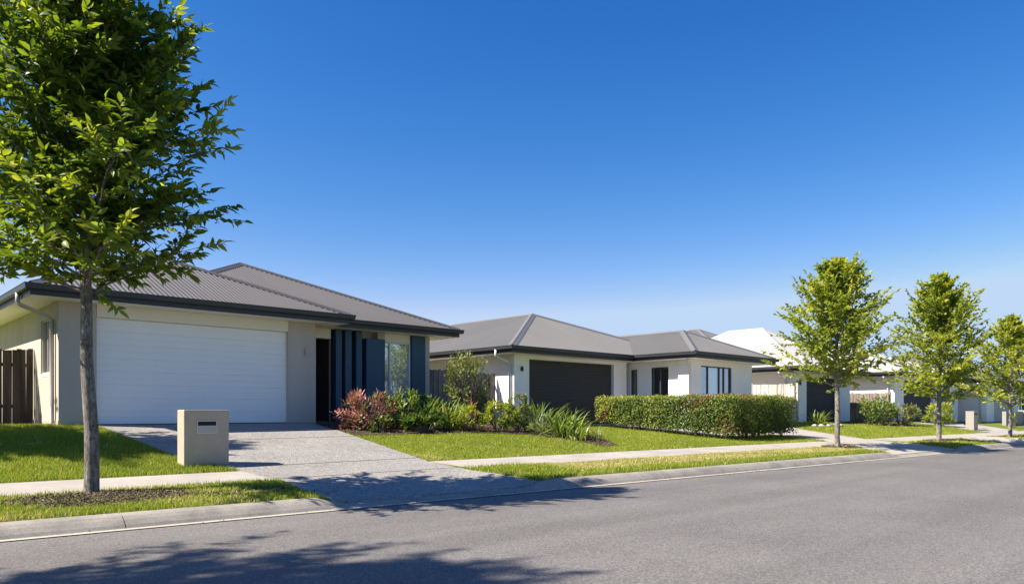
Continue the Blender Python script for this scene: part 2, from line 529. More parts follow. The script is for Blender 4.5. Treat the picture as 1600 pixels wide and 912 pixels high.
def stp(s, t):
    return XY(s, t)
DRIVE1 = [(4.70, 18.62), (9.85, 18.62), (9.78, 17.3), (8.60, 11.5), (8.2, 9.7), XY(7.72, T_KERB + .01), XY(4.28, T_KERB + .01), (4.98, 10.2), (5.03, 11.85), (4.68, 13.5)]
DRIVE2 = [(18.35, 18.82), (24.1, 18.82), (24.25, 15.75), (29.5, 15.6), (29.3, 14.9), (28.2, 13.45), (26.64, 10.44), (25.3, 8.55), XY(24.6, T_KERB + .01), XY(20.15, T_KERB + .01), (22.3, 8.95), (23.9, 10.5), (24.45, 11.5), (24.3, 12.75), (21.4, 12.9), (21.2, 17.2), (18.9, 17.6)]
DRIVE3 = [(42.2, 14.62), (47.2, 14.62), (46, 12), (43, 9.55), XY(42.2, T_PATH1), XY(38.6, T_PATH1), (40.4, 12.3)]
APRON3 = [XY(29.1, T_KERB + .01), XY(32.0, T_KERB + .01), XY(33.3, T_PATH0 - .02), XY(30.8, T_PATH0 - .02)]
poly_sheet('driveway', DRIVE1, .016, M['aggregate'], .5, thick=.04)
poly_sheet('neighbour_driveway', DRIVE2, .016, M['concrete'], .5, thick=.04)
poly_sheet('far_driveway', DRIVE3, .016, M['concrete'], .8, thick=.04)
poly_sheet('far_apron', APRON3, .016, M['concrete'], .5, thick=.04)
def inpoly(X, Y, poly):
    X = np.asarray(X); Y = np.asarray(Y)
    r = np.zeros(X.shape, bool)
    n = len(poly)
    for i in range(n):
        x0, y0 = poly[i]; x1, y1 = poly[(i + 1) % n]
        c = (y0 > Y) != (y1 > Y)
        with np.errstate(divide='ignore', invalid='ignore'):
            xi = (x1 - x0) * (Y - y0) / (y1 - y0) + x0
        r ^= c & (X < xi)
    return r
def path_piece(sa, sb):
    n = max(1, int(abs(sb - sa) / 1.5))
    for k in range(n):          # separate slabs with narrow joints
        a, b = sa + (sb - sa) * k / n, sa + (sb - sa) * (k + 1) / n
        yield [XY(a + .004, T_PATH0), XY(b - .004, T_PATH0), XY(b - .004, T_PATH1), XY(a + .004, T_PATH1)]
pth = MB()
PATHS = []
for sa, sb in ((-30, 4.42), (8.03, 22.9), (26.25, 60)):
    for q in path_piece(sa, sb):
        PATHS.append(q)
# left slab is trimmed along the driveway edge by the driveway sheet lying just above it
for q in PATHS:
    t_ = MB()
    z = [float(G(x, y)) + .011 for x, y in q]
    vs = [(x, y, zz) for (x, y), zz in zip(q, z)]
    vs += [(x, y, zz - .04) for (x, y), zz in zip(q, z)]
    pth.add(vs, [(0, 1, 2, 3), (0, 4, 5, 1), (1, 5, 6, 2), (2, 6, 7, 3), (3, 7, 4, 0)])
tag(pth.build('footpath', M['concrete']), kind='structure')
# driveway control joints: dark narrow recessed strips
jt = MB()
for (xa, ya), (xb, yb) in (((5.03, 11.93), (8.68, 11.86)), ((4.98, 10.3), (8.32, 10.2)), ((4.7, 15.3), (9.4, 15.3))):
    n = 8
    for i in range(n):
        p = [(xa + (xb - xa) * k / n, ya + (yb - ya) * k / n) for k in (i, i + 1)]
        vs = [(p[0][0], p[0][1] - .012), (p[1][0], p[1][1] - .012), (p[1][0], p[1][1] + .012), (p[0][0], p[0][1] + .012)]
        jt.add([(x, y, float(G(x, y)) + .0195) for x, y in vs], [(0, 1, 2, 3)])
tag(jt.build('driveway_joints', M['mulch']), kind='structure')
# mulched garden bed along the first house and the boundary
BED = [(9.83, 18.0), (9.62, 16.9), (9.52, 15.5), (10.1, 15.36), (12.0, 15.2), (13.45, 15.0), (14.3, 14.55), (14.55, 13.4), (14.45, 12.0), (15.0, 11.9), (15.75, 13.2), (16.2, 15.2), (17.2, 17.5), (17.7, 19.8), (10.2, 19.4), (10.2, 18.5)]
poly_sheet('garden_bed', BED, .025, M['mulch'], .4)
BED3 = [(34.8, 14.6), (35.0, 13.4), (37.3, 12.4), (38.6, 12.3), (38.6, 13.4), (37.0, 15.0)]
poly_sheet('far_garden_bed', BED3, .02, M['mulch'], .5)

# ------------------------------------------------------------------ buildings
def corr_slope(mb_v, mb_f, poly3, pitch_mm=.114, amp=.0165, step=.0142):
    """corrugated sheet over a planar convex roof slope; poly3[0]->poly3[1] is the eave"""
    P = [Vector(p) for p in poly3]
    u = (P[1] - P[0]).normalized()
    n = u.cross(P[-1] - P[0]).normalized()
    if n.z < 0: n = -n
    v = n.cross(u)
    if v.z < 0: v = -v
    uv = [((p - P[0]).dot(u), (p - P[0]).dot(v)) for p in P]
    umin, umax = min(a for a, b in uv), max(a for a, b in uv)
    us = np.arange(umin, umax + step * .5, step)
    us[-1] = umax
    k = len(uv)
    lo = np.full(len(us), 1e9); hi = np.full(len(us), -1e9)
    for i in range(k):
        (a0, b0), (a1, b1) = uv[i], uv[(i + 1) % k]
        if abs(a1 - a0) < 1e-6: continue
        t = (us - a0) / (a1 - a0)
        ok = (t >= -1e-6) & (t <= 1 + 1e-6)
        b = b0 + (b1 - b0) * t
        lo = np.where(ok, np.minimum(lo, b), lo); hi = np.where(ok, np.maximum(hi, b), hi)
    lo = np.where(lo > 1e8, 0, lo); hi = np.where(hi < -1e8, 0, hi)
    h = amp * np.cos(us * 2 * math.pi / pitch_mm)
    o = np.array(P[0]); U = np.array(u); V = np.array(v); N = np.array(n)
    A = o + us[:, None] * U + lo[:, None] * V + h[:, None] * N
    B = o + us[:, None] * U + hi[:, None] * V + h[:, None] * N
    base = sum(len(x) for x in mb_v)
    m = len(us)
    mb_v.append(np.concatenate([A, B]))
    i = np.arange(m - 1)
    mb_f.append(np.stack([base + i, base + i + 1, base + m + i + 1, base + m + i], -1))

def cap_strip(mb, a, b, n1, n2, w=.16, lift=.022):
    """folded ridge / hip capping between two slopes with upward normals n1, n2"""
    a, b = Vector(a), Vector(b)
    d = (b - a).normalized()
    s1 = d.cross(Vector(n1)).normalized(); s2 = d.cross(Vector(n2)).normalized()
    up = (Vector(n1) + Vector(n2)).normalized()
    # wings lie down each slope
    w1 = s1 if (s1.z < s2.z or s1.z < 0) else -s1
    w1 = s1 if s1.z < 0 else -s1
    w2 = s2 if s2.z < 0 else -s2
    if w1.dot(w2) > .9: w2 = -w2
    ring = []
    for p in (a, b):
        c = p + up * lift
        ring.append([c + w1 * w + Vector(n1) * (-.004), c + w1 * .035 + up * .012, c + up * .026, c + w2 * .035 + up * .012, c + w2 * w + Vector(n2) * (-.004)])
    vs = ring[0] + ring[1]
    fs = [(i, i + 1, 5 + i + 1, 5 + i) for i in range(4)]
    mb.add(vs, fs)

def plane_n(p, q, r):
    n = (Vector(q) - Vector(p)).cross(Vector(r) - Vector(p)).normalized()
    return n if n.z > 0 else -n

def hip_roof(vl, fl, caps, x0, x1, y0, y1, ze, rx, zr, ya, yb, coarse=False, skip=()):
    """hip roof, ridge along Y at x=rx from ya to yb"""
    A, B, Cc, D = (x0, y0, ze), (x1, y0, ze), (x1, y1, ze), (x0, y1, ze)
    P, Q = (rx, ya, zr), (rx, yb, zr)
    st = .0142 if not coarse else .019
    for nm, poly in (('f', [A, B, P]), ('r', [B, Cc, Q, P]), ('b', [Cc, D, Q]), ('l', [D, A, P, Q])):
        if nm in skip: continue
        s = st if nm in 'fl' or nm == 'r' else .05
        corr_slope(vl, fl, poly, step=s)
    nf, nr, nb, nl = plane_n(A, B, P), plane_n(B, Cc, Q), plane_n(Cc, D, Q), plane_n(D, A, P)
    for a, b, n1, n2 in ((A, P, nl, nf), (B, P, nf, nr), (Cc, Q, nr, nb), (D, Q, nb, nl), (P, Q, nl, nr)):
        cap_strip(caps, a, b, n1, n2)

FASCIA = [(-.02, -.235), (0.0, -.235), (0.0, -.02), (-.02, -.02)]
GUTTER = [(0.002, -.125), (.085, -.125), (.10, -.11), (.115, -.018), (.125, -.008), (.118, 0.0), (.104, -.004), (.095, -.10), (.002, -.10)]

def eaves(parent, runs, roof):
    f = MB(); g = MB()
    for r in runs:
        f.sweep(r, FASCIA); g.sweep(r, GUTTER)
    f.build('fascia', M['fascia'], parent)
    g.build('gutter', M['fascia2'], parent)

def sheet_roof(parent, vl, fl, caps, mat):
    o = mesh_np('roof', np.concatenate(vl), np.concatenate(fl), mat, parent)
    c = caps.build('ridge_cap', mat, parent)
    c.parent = o
    return o

def panel_door_x(parent, x0, x1, y, z0, z1, n, mat, ribs=0, groove=.012, depth=.010):
    """sectional garage door in the plane Y=y facing -Y, horizontal grooves cut by profile"""
    prof = []
    H = (z1 - z0) / n
    for i in range(n):
        a, b = z0 + i * H, z0 + (i + 1) * H
        prof += [(y + depth, a), (y, a + groove * .7)]
        for k in range(1, ribs + 1):
            c = a + (b - a) * k / (ribs + 1)
            prof += [(y, c - .012), (y + depth * .55, c - .004), (y + depth * .55, c + .004), (y, c + .012)]
        prof += [(y, b - groove * .7), (y + depth, b)]
    prof += [(y + .05, z1), (y + .05, z0)]
    d = MB().extrude_x(prof, x0, x1).build('garage_door', mat, parent)
    s = MB().box(x0 + .01, x1 - .01, y - .004, y + .03, z0 - .03, z0 + .006)
    r = s.build('rubber_seal', M['black'], parent); r.parent = d
    return d

def window_x(parent, x0, x1, y, z0, z1, mull=(), mat='alum', blind=None, fw=.045, label=None):
    """window in the plane Y=y facing -Y"""
    f = MB()
    f.box(x0, x0 + fw, y - .03, y + .06, z0, z1); f.box(x1 - fw, x1, y - .03, y + .06, z0, z1)
    f.box(x0 + fw, x1 - fw, y - .03, y + .06, z0, z0 + fw); f.box(x0 + fw, x1 - fw, y - .03, y + .06, z1 - fw, z1)
    for m in mull:
        f.box(m - fw * .5, m + fw * .5, y - .02, y + .05, z0 + fw, z1 - fw)
    o = f.build('window', M[mat], parent, bevel=.004)
    g = MB().box(x0 + fw * .6, x1 - fw * .6, y + .018, y + .026, z0 + fw * .6, z1 - fw * .6).build('glass', M['glass'], parent); g.parent = o
    if blind:
        b0, b1, zb = blind
        bl = MB()
        bl.box(b0, b1, y + .065, y + .07, zb, z1 - fw * .5)
        q = bl.build('blind', M['blind'], parent); q.parent = o
    return o

def window_y(parent, x, y0, y1, z0, z1, mull=(), mat='alum', face=-1, fw=.045):
    """window in the plane X=x facing -X"""
    f = MB()
    a, b = x - .03, x + .06
    f.box(a, b, y0, y0 + fw, z0, z1); f.box(a, b, y1 - fw, y1, z0, z1)
    f.box(a, b, y0 + fw, y1 - fw, z0, z0 + fw); f.box(a, b, y0 + fw, y1 - fw, z1 - fw, z1)
    for m in mull:
        f.box(a + .01, b, m - fw * .5, m + fw * .5, z0 + fw, z1 - fw)
    o = f.build('window', M[mat], parent, bevel=.004)
    g = MB().box(x + .018, x + .026, y0 + fw * .6, y1 - fw * .6, z0 + fw * .6, z1 - fw * .6).build('glass', M['glass'], parent); g.parent = o
    s = MB().box(x - .07, x + .0, y0 - .04, y1 + .04, z0 - .075, z0 - .003).build('sill', M['alum'] if mat == 'alum' else M['white_wall'], parent, bevel=.006); s.parent = o
    return o

def wall_x(mb, x0, x1, y0, y1, z0, z1, opens=()):
    """wall slab along X with rectangular openings (xa, xb, za, zb)"""
    x = x0
    for xa, xb, za, zb in sorted(opens):
        if xa > x: mb.box(x, xa, y0, y1, z0, z1)
        if za > z0: mb.box(xa, xb, y0, y1, z0, za)
        if zb < z1: mb.box(xa, xb, y0, y1, zb, z1)
        x = xb
    if x < x1: mb.box(x, x1, y0, y1, z0, z1)
def wall_y(mb, x0, x1, y0, y1, z0, z1, opens=()):
    y = y0
    for ya, yb, za, zb in sorted(opens):
        if ya > y: mb.box(x0, x1, y, ya, z0, z1)
        if za > z0: mb.box(x0, x1, ya, yb, z0, za)
        if zb < z1: mb.box(x0, x1, ya, yb, zb, z1)
        y = yb
    if y < y1: mb.box(x0, x1, y, y1, z0, z1)

def wall_light(parent, x, y, z, mat='alum_dark'):
    w = MB().box(x - .05, x + .05, y - .02, y - .001, z - .06, z + .06)
    w.tube([(x, y - .055, z - .09), (x, y - .055, z + .09)], .032, 10)
    w.box(x - .012, x + .012, y - .05, y - .02, z - .012, z + .012)
    w.build('wall_light', M[mat], parent)

# ---- house 1: beige, white double garage door, blue fin screen
def house_one():
    F1 = .88                       # floor level
    EZ = HC + 2.65                 # gutter top
    SO = EZ - .235                 # soffit level
    h = thing('house', 'beige rendered house with grey corrugated roof, white garage door and navy blue vertical fins', 'house', (4.0, 18.6, F1))
    w = MB()
    DZ = HC + 2.13
    wall_x(w, 4.0, 10.17, 18.6, 18.82, F1 - .12, SO, [(4.75, 9.35, F1 - .12, SO)])
    wall_y(w, 4.0, 4.22, 18.82, 34, F1 - .12, SO, [(19.30, 20.28, HC + .88, HC + 2.1)])
    wall_y(w, 9.95, 10.17, 18.82, 21.2, F1 - .12, SO)
    wall_x(w, 10.17, 14.7, 21.2, 21.4, F1 - .12, SO, [(10.35, 11.25, F1, HC + 2.05)])
    w.box(14.48, 14.7, 19.46, 30, F1 - .12, SO)             # right end wall
    w.box(12.88, 13.93, 19.46, 19.62, F1 - .12, F1 + .12)    # below the window
    w.box(11.2, 12.88, 19.62, 19.72, F1 - .12, SO)
    w.build('wall', M['beige'], h, bevel=.008)
    p = MB()                                                   # darker plinth band at the foot of the garage walls
    p.box(3.992, 4.0, 18.6, 24, F1 - .12, F1 + .10); p.box(3.992, 4.75, 18.592, 18.6, F1 - .12, F1 + .02); MB().box(9.35, 10.178, 18.592, 18.6, F1 - .12, F1 + .02).build('plinth', M['beige_dark'], h)
    p.build('plinth', M['beige_dark'], h)
    c = MB()
    c.box(4.752, 9.348, 18.585, 18.80, DZ, SO - .002)         # cream lintel over the garage door
    MB().box(12.89, 13.92, 19.45, 19.60, HC + 2.16, SO - .002).build('window_head', M['cream'], h, bevel=.004)
    MB().box(10.18, 11.15, 19.52, 19.72, HC + 2.13, SO - .002).build('porch_beam', M['cream'], h, bevel=.004)
    c.build('lintel', M['cream'], h, bevel=.004)
    panel_door_x(h, 4.75, 9.35, 18.70, HC - .285, DZ, 8, M['door_white'], ribs=1, groove=.014, depth=.012)
    fd = MB().box(10.36, 11.24, 21.26, 21.31, F1, HC + 2.04).build('front_door', M['dark_panel'], h)
    hn = MB().tube([(11.12, 21.22, F1 + .8), (11.12, 21.22, F1 + 1.3)], .015, 8).build('handle', M['steel'], h); hn.parent = fd
    ds = MB().box(10.18, 11.2, 20.6, 20.66, F1, SO - .002).box(11.2, 11.26, 19.74, 20.66, F1, SO - .002)
    ds.build('porch_screen', M['dark_panel'], h)
    # navy fins of different widths, each a blade standing proud of a black sheet for the shaded gaps
    fins = [(11.24, 11.44, 19.38), (11.53, 11.745, 19.34), (11.885, 12.085, 19.32), (12.21, 12.87, 19.28)]
    for i, (a, b, y) in enumerate(fins):
        f = MB().box(a, b, y, 19.60, F1 - .02, SO - .004 if i < 3 else HC + 2.2)
        f.build('fin', M['blue'], h, bevel=.006)
    MB().box(12.62, 12.87, 19.295, 19.60, HC + 2.204, SO - .004).build('fin_head', M['beige_dark'], h)
    MB().box(11.2, 12.2, 19.606, 19.616, F1, SO - .004).build('fin_gap_shade', M['black'], h)  # black sheet paints in the shade between the fins
    MB().box(13.94, 14.47, 19.38, 19.60, F1 - .02, SO - .004).build('fin', M['blue'], h, bevel=.006)
    MB().box(14.474, 14.478, 19.46, 19.60, F1, SO - .004).build('trim', M['cream'], h)
    window_x(h, 12.885, 13.925, 19.47, F1 + .12, HC + 2.155, mull=(13.16,), blind=(12.9, 13.9, F1 + .55))
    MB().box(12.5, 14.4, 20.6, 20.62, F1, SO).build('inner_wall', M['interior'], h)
    window_y(h, 4.06, 19.30, 20.28, HC + .88, HC + 2.1, mull=(19.79,), mat='pipe', fw=.03)
    # roof
    vl, fl, caps = [], [], MB()
    hip_roof(vl, fl, caps, 3.36, 10.88, 18.0, 33, EZ, 7.12, EZ + 1.62, 21.76, 29)
    hip_roof(vl, fl, caps, 5.27, 15.45, 18.86, 36, EZ + .004, 10.36, EZ + 2.19, 23.95, 31)
    sheet_roof(h, vl, fl, caps, M['roof'])
    eaves(h, [[(3.36, 34, EZ), (3.36, 18.0, EZ), (10.88, 18.0, EZ), (10.88, 18.86, EZ), (15.45, 18.86, EZ), (15.45, 36, EZ)]], M['roof'])
    s = MB()
    s.box(3.37, 10.87, 18.01, 34, SO, SO + .02)
    s.box(10.875, 15.44, 18.87, 35.9, SO + .001, SO + .02)
    s.build('soffit', M['soffit'], h)
    # downpipe at the garage corner
    MB().tube([(3.30, 18.9, EZ - .1), (3.30, 18.9, SO - .06), (3.34, 18.9, SO - .12), (3.86, 18.9, SO - .32), (3.935, 18.9, SO - .40), (3.935, 18.9, F1 + .05), (3.9, 18.85, F1 - .02)], .045, 10).build('downpipe', M['pipe'], h, smooth=True)
    MB().box(10.2, 11.3, 18.7, 21.2, F1 - .25, F1 - .005).build('porch_step', M['concrete'], h, bevel=.01)
    wall_light(h, 9.86, 18.6, HC + 1.62, 'pipe')
    return h
house_one()

def house_two():
    F2 = .70
    EZ = HC + 2.225
    SO = EZ - .235
    h = thing('house', 'white rendered house with mid grey hipped roof and charcoal garage door behind the clipped hedge', 'house', (17.84, 18.8, F2))
    w = MB()
    DZ = HC + 1.86
    wall_x(w, 17.84, 24.1, 18.8, 19.02, F2 - .15, SO, [(18.58, 23.28, F2 - .15, DZ)])
    wall_y(w, 17.84, 18.06, 19.02, 30, F2 - .15, SO)
    w.build('wall', M['white_wall'], h, bevel=.008)
    w = MB()                                           # the wing
    wall_x(w, 24.4, 28.9, 15.95, 16.17, F2 - .4, SO, [(25.05, 27.3, F2 - .05, HC + 1.78)])
    wall_y(w, 24.4, 24.62, 16.17, 19.4, F2 - .4, SO, [(17.0, 17.82, F2, HC + 1.75), (18.50, 18.82, F2, HC + 1.7)])
    wall_y(w, 28.68, 28.9, 16.17, 29, F2 - .4, SO)
    MB().box(24.1, 24.4, 19.25, 19.45, F2 - .1, SO).build('porch_wall', M['white_wall'], h)
    w.build('wall', M['white_wall'], h, bevel=.008)
    nib = MB().box(24.26, 24.397, 15.952, 16.45, F2 - .4, SO - .002)
    nib.build('pier', M['white_wall'], h, bevel=.006)
    panel_door_x(h, 18.58, 23.28, 18.93, F2 - .02, DZ, 5, M['door_dark'], ribs=3, groove=.012, depth=.012)
    MB().box(24.1, 24.4, 19.22, 19.245, F2, SO).build('front_door', M['dark_panel'], h)
    window_y(h, 24.46, 17.0, 17.82, F2, HC + 1.75, mull=(17.41,), mat='alum_dark')
    window_y(h, 24.46, 18.50, 18.82, F2, HC + 1.7, mat='alum_dark')
    window_x(h, 25.05, 27.3, 16.02, F2 - .05, HC + 1.78, mull=(25.62, 26.45, 26.8), mat='alum_dark', blind=(25.64, 26.43, F2))
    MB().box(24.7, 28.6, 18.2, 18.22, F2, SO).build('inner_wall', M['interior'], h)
    vl, fl, caps = [], [], MB()
    hip_roof(vl, fl, caps, 17.18, 29.0, 18.2, 31, EZ, 21.93, EZ + 1.80, 22.0, 27)
    hip_roof(vl, fl, caps, 23.73, 29.8, 15.35, 32, EZ + .004, 26.4, EZ + 1.11, 17.68, 28)
    sheet_roof(h, vl, fl, caps, M['roof2'])
    eaves(h, [[(17.18, 31, EZ), (17.18, 18.2, EZ), (23.73, 18.2, EZ), (23.73, 15.35, EZ), (29.8, 15.35, EZ), (29.8, 32, EZ)]], M['roof2'])
    s = MB()
    s.box(17.19, 23.725, 18.21, 30.9, SO, SO + .02); s.box(23.735, 29.79, 15.36, 31.9, SO + .001, SO + .02)
    s.build('soffit', M['soffit'], h)
    MB().tube([(17.12, 18.95, EZ - .1), (17.12, 18.95, SO - .06), (17.17, 18.95, SO - .12), (17.68, 18.95, SO - .26), (17.775, 18.95, SO - .34), (17.775, 18.95, F2 - .1)], .045, 10).build('downpipe', M['pipe_white'], h, smooth=True)
    MB().tube([(23.85, 15.75, SO - .02), (24.2, 15.9, SO - .12), (24.2, 15.9, F2 - .3)], .04, 8).build('downpipe', M['pipe_white'], h, smooth=True)
    wall_light(h, 18.2, 18.8, HC + 1.5)
    return h
house_two()

def plain_house(name_label, x0, x1, yf, depth, floor, eave, roofh, wallmat, roofmat, door, doormat, windows=(), pier=None, peak=None):
    """a street house of the same family seen further off: hip roof, garage, wall, eaves"""
    SO = eave - .235
    dtop = min(floor + 2.25, SO - .16)
    h = thing('house', name_label, 'house', (x0, yf, floor))
    w = MB()
    wall_x(w, x0, x1, yf, yf + .22, floor - .4, SO, [(door[0], door[1], floor - .4, dtop)] + list(windows))
    wall_y(w, x0, x0 + .22, yf + .22, yf + depth, floor - .4, SO)
    wall_y(w, x1 - .22, x1, yf + .22, yf + depth, floor - .4, SO)
    w.build('wall', M[wallmat], h, bevel=.008)
    panel_door_x(h, door[0], door[1], yf + .14, floor - .02, dtop, 5, M[doormat], ribs=3)
    for a, b, za, zb in windows:
        window_x(h, a, b, yf + .06, za, zb, mull=((a + b) / 2,), mat='alum_dark')
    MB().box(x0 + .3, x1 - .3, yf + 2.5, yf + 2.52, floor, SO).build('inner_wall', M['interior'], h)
    vl, fl, caps = [], [], MB()
    ov = .62
    rx = (x0 + x1) / 2
    run = (x1 - x0) / 2 + ov
    ya = yf - ov + run if peak is None else peak
    hip_roof(vl, fl, caps, x0 - ov, x1 + ov, yf - ov, yf + depth + ov, eave, rx, eave + roofh, ya, max(ya + .5, yf + depth + ov - run), coarse=True)
    sheet_roof(h, vl, fl, caps, M[roofmat])
    eaves(h, [[(x0 - ov, yf + depth, eave), (x0 - ov, yf - ov, eave), (x1 + ov, yf - ov, eave), (x1 + ov, yf + depth, eave)]], M[roofmat])
    MB().box(x0 - ov + .01, x1 + ov - .01, yf - ov + .01, yf + depth, SO, SO + .02).build('soffit', M['soffit'], h)
    MB().tube([(x0 - ov - .05, yf + .3, SO), (x0 - ov - .05, yf + .3, SO - .06), (x0 - .09, yf + .3, SO - .25), (x0 - .065, yf + .3, SO - .34), (x0 - .065, yf + .3, floor - .1)], .045, 8).build('downpipe', M['pipe_white'], h, smooth=True)
    return h
h3 = plain_house('white walled house with a brilliant white roof and dark roller door beyond the clipped hedge', 32.2, 38.4, 15.8, 8.1, .72, HC + 2.02, 2.18, 'white_wall', 'roof_white', (33.6, 36.9), 'door_dark')
wall_light(h3, 32.9, 15.8, HC + 1.3)
plain_house('pale grey house with white roof and shaded garage behind the middle young street tree', 41.0, 51.3, 14.6, 7.4, .60, HC + 2.05, 2.1, 'white_wall', 'roof_white', (42.3, 46.9), 'door_dark', windows=[(48.6, 49.8, 1.3, 2.7)])
plain_house('farthest pale house with grey roof, half hidden behind the last street tree', 52.6, 63, 13.4, 12, .55, HC + 2.0, 2.1, 'white_wall', 'roof2', (54.2, 58.8), 'pipe', windows=[(60, 61.6, 1.2, 2.6)])
# rear dwelling whose dark roof tip shows behind the white roof
plain_house('dark roofed house with its grey roof tip showing behind the white roof', 39.0, 48.0, 23.4, 9.6, .9, HC + 3.2, 2.3, 'white_wall', 'roof2', (40.5, 44.5), 'door_dark')

# ------------------------------------------------------------------ fences
def fence(name, label, p0, p1, top0, top1, mat, gap=.004, pw=.10, jag=.03, rail_side=1, posts=2):
    p0, p1 = Vector((*p0, 0)), Vector((*p1, 0))
    d = (p1 - p0); L = d.length; d.normalize()
    nrm = Vector((d.y, -d.x, 0))
    t = thing(name, label, 'fence', (p0.x, p0.y, float(G(p0.x, p0.y))))
    m = MB()
    k = 0
    x = 0.0
    while x + pw <= L:
        wv = pw * random.uniform(.92, 1.0)
        top = top0 + (top1 - top0) * x / L + random.uniform(-jag, jag)
        off = random.uniform(-.006, .006) + (.02 if k % 2 else 0)
        tilt = random.uniform(-.008, .008)
        q = p0 + d * x
        g = float(G(q.x, q.y)) - .05
        vs = []
        for zz, tl in ((g, 0), (top, tilt)):
            for a, b in ((0, 0), (wv, 0), (wv, .018), (0, .018)):
                r = q + d * (a + tl) + nrm * (b + off)
                vs.append((r.x, r.y, zz))
        m.add(vs, [(3, 2, 1, 0), (4, 5, 6, 7), (0, 1, 5, 4), (1, 2, 6, 5), (2, 3, 7, 6), (3, 0, 4, 7)])
        x += wv + random.uniform(.3, 1.5) * gap
        k += 1
    m.build('palings', M[mat], t)
    r_ = MB()
    for fz in (.25, .8):
        a = p0 - nrm * .05; b = p1 - nrm * .05
        ga, gb = float(G(p0.x, p0.y)), float(G(p1.x, p1.y))
        za, zb = ga + (top0 - ga) * fz, gb + (top1 - gb) * fz
        r_.sweep([(a.x, a.y, za), (b.x, b.y, zb)], [(-.02, -.04), (.02, -.04), (.02, .04), (-.02, .04)])
    r_.build('rail', M[mat], t)
    for k in range(posts):
        q = p0 + d * (L * (k / max(1, posts - 1))) - nrm * .1
        g = float(G(q.x, q.y))
        tp = top0 + (top1 - top0) * (k / max(1, posts - 1)) + .05
        MB().box(q.x - .045, q.x + .045, q.y - .045, q.y + .045, g - .1, tp).build('post', M[mat], t)
    return t
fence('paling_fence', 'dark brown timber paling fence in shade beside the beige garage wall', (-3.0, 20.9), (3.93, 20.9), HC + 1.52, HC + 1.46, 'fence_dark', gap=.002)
fence('paling_fence', 'weathered grey paling fence between the blue fin wall and the white house', (14.75, 19.95), (17.8, 19.75), HC + 1.42, HC + 1.32, 'fence_grey', gap=-.006)
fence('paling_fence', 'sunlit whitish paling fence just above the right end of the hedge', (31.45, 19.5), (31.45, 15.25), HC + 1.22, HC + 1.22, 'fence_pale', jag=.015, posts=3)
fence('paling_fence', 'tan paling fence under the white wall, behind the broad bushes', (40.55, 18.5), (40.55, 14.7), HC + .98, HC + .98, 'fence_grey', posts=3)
# low rendered front wall at the far end
def low_wall():
    t = thing('garden_wall', 'low pale rendered garden wall behind the last street tree trunk', 'wall', (49.2, 10.9, .3))
    m = MB().box(48.9, 52.5, 11.5, 11.7, .2, HC + .02)
    m.build('panel', M['grey_wall'], t, bevel=.01)
    MB().box(52.52, 52.8, 11.44, 11.76, .2, HC + .10).build('pillar', M['grey_wall'], t, bevel=.01)
low_wall()

# ------------------------------------------------------------------ mailboxes
def mailbox():
    x0, x1, y0, y1 = 4.40, 5.13, 12.30, 12.60
    zb = float(G(4.7, 12.45)) - .12
    zt = HC + .032
    t = thing('mailbox', 'square beige rendered mailbox pillar with steel slot beside the driveway', 'mailbox', (4.7, 12.45, zb))
    px = lambda f: x0 + (x1 - x0) * f
    b = MB(); b.box(x0, x1, y0, y1, zb, zt)
    b.build('pillar', M['pier'], t, bevel=.012)
    za, zc = zt - .385, zt - .17
    xa, xb = px(.27), px(.73)
    f = MB(); y = y0
    f.box(xa, xb, y - .012, y - .001, zc - .018, zc); f.box(xa, xb, y - .012, y - .001, za, za + .018)
    f.box(xa, xa + .02, y - .012, y - .001, za + .018, zc - .018); f.box(xb - .02, xb, y - .012, y - .001, za + .018, zc - .018)
    fo = f.build('slot_frame', M['steel'], t, bevel=.003)
    s = MB().box(xa + .02, xb - .02, y - .006, y - .002, zc - .085, zc - .018).build('slot', M['black'], t)
    fl = MB()
    fl.add([(xa + .022, y - .006, zc - .085), (xb - .022, y - .006, zc - .085), (xb - .022, y - .016, za + .018), (xa + .022, y - .016, za + .018),
            (xa + .022, y - .002, zc - .085), (xb - .022, y - .002, zc - .085), (xb - .022, y - .002, za + .018), (xa + .022, y - .002, za + .018)],
           [(0, 1, 2, 3), (4, 7, 6, 5), (0, 4, 5, 1), (3, 2, 6, 7), (0, 3, 7, 4), (1, 5, 6, 2)])
    fl.build('flap', M['pipe'], t)
mailbox()
def far_mailbox():
    t = thing('mailbox', 'small pale mailbox pillar far down the street beside the far driveway', 'mailbox', (39.9, 10.75, .25))
    MB().box(39.6, 40.2, 10.6, 10.95, .2, HC + .03).build('pillar', M['grey_wall'], t, bevel=.012)
    MB().box(39.75, 40.05, 10.585, 10.599, HC - .14, HC - .08).build('slot', M['black'], t)
far_mailbox()

# ------------------------------------------------------------------ foliage
def norm(a):
    return a / np.maximum(np.linalg.norm(a, axis=-1, keepdims=True), 1e-9)

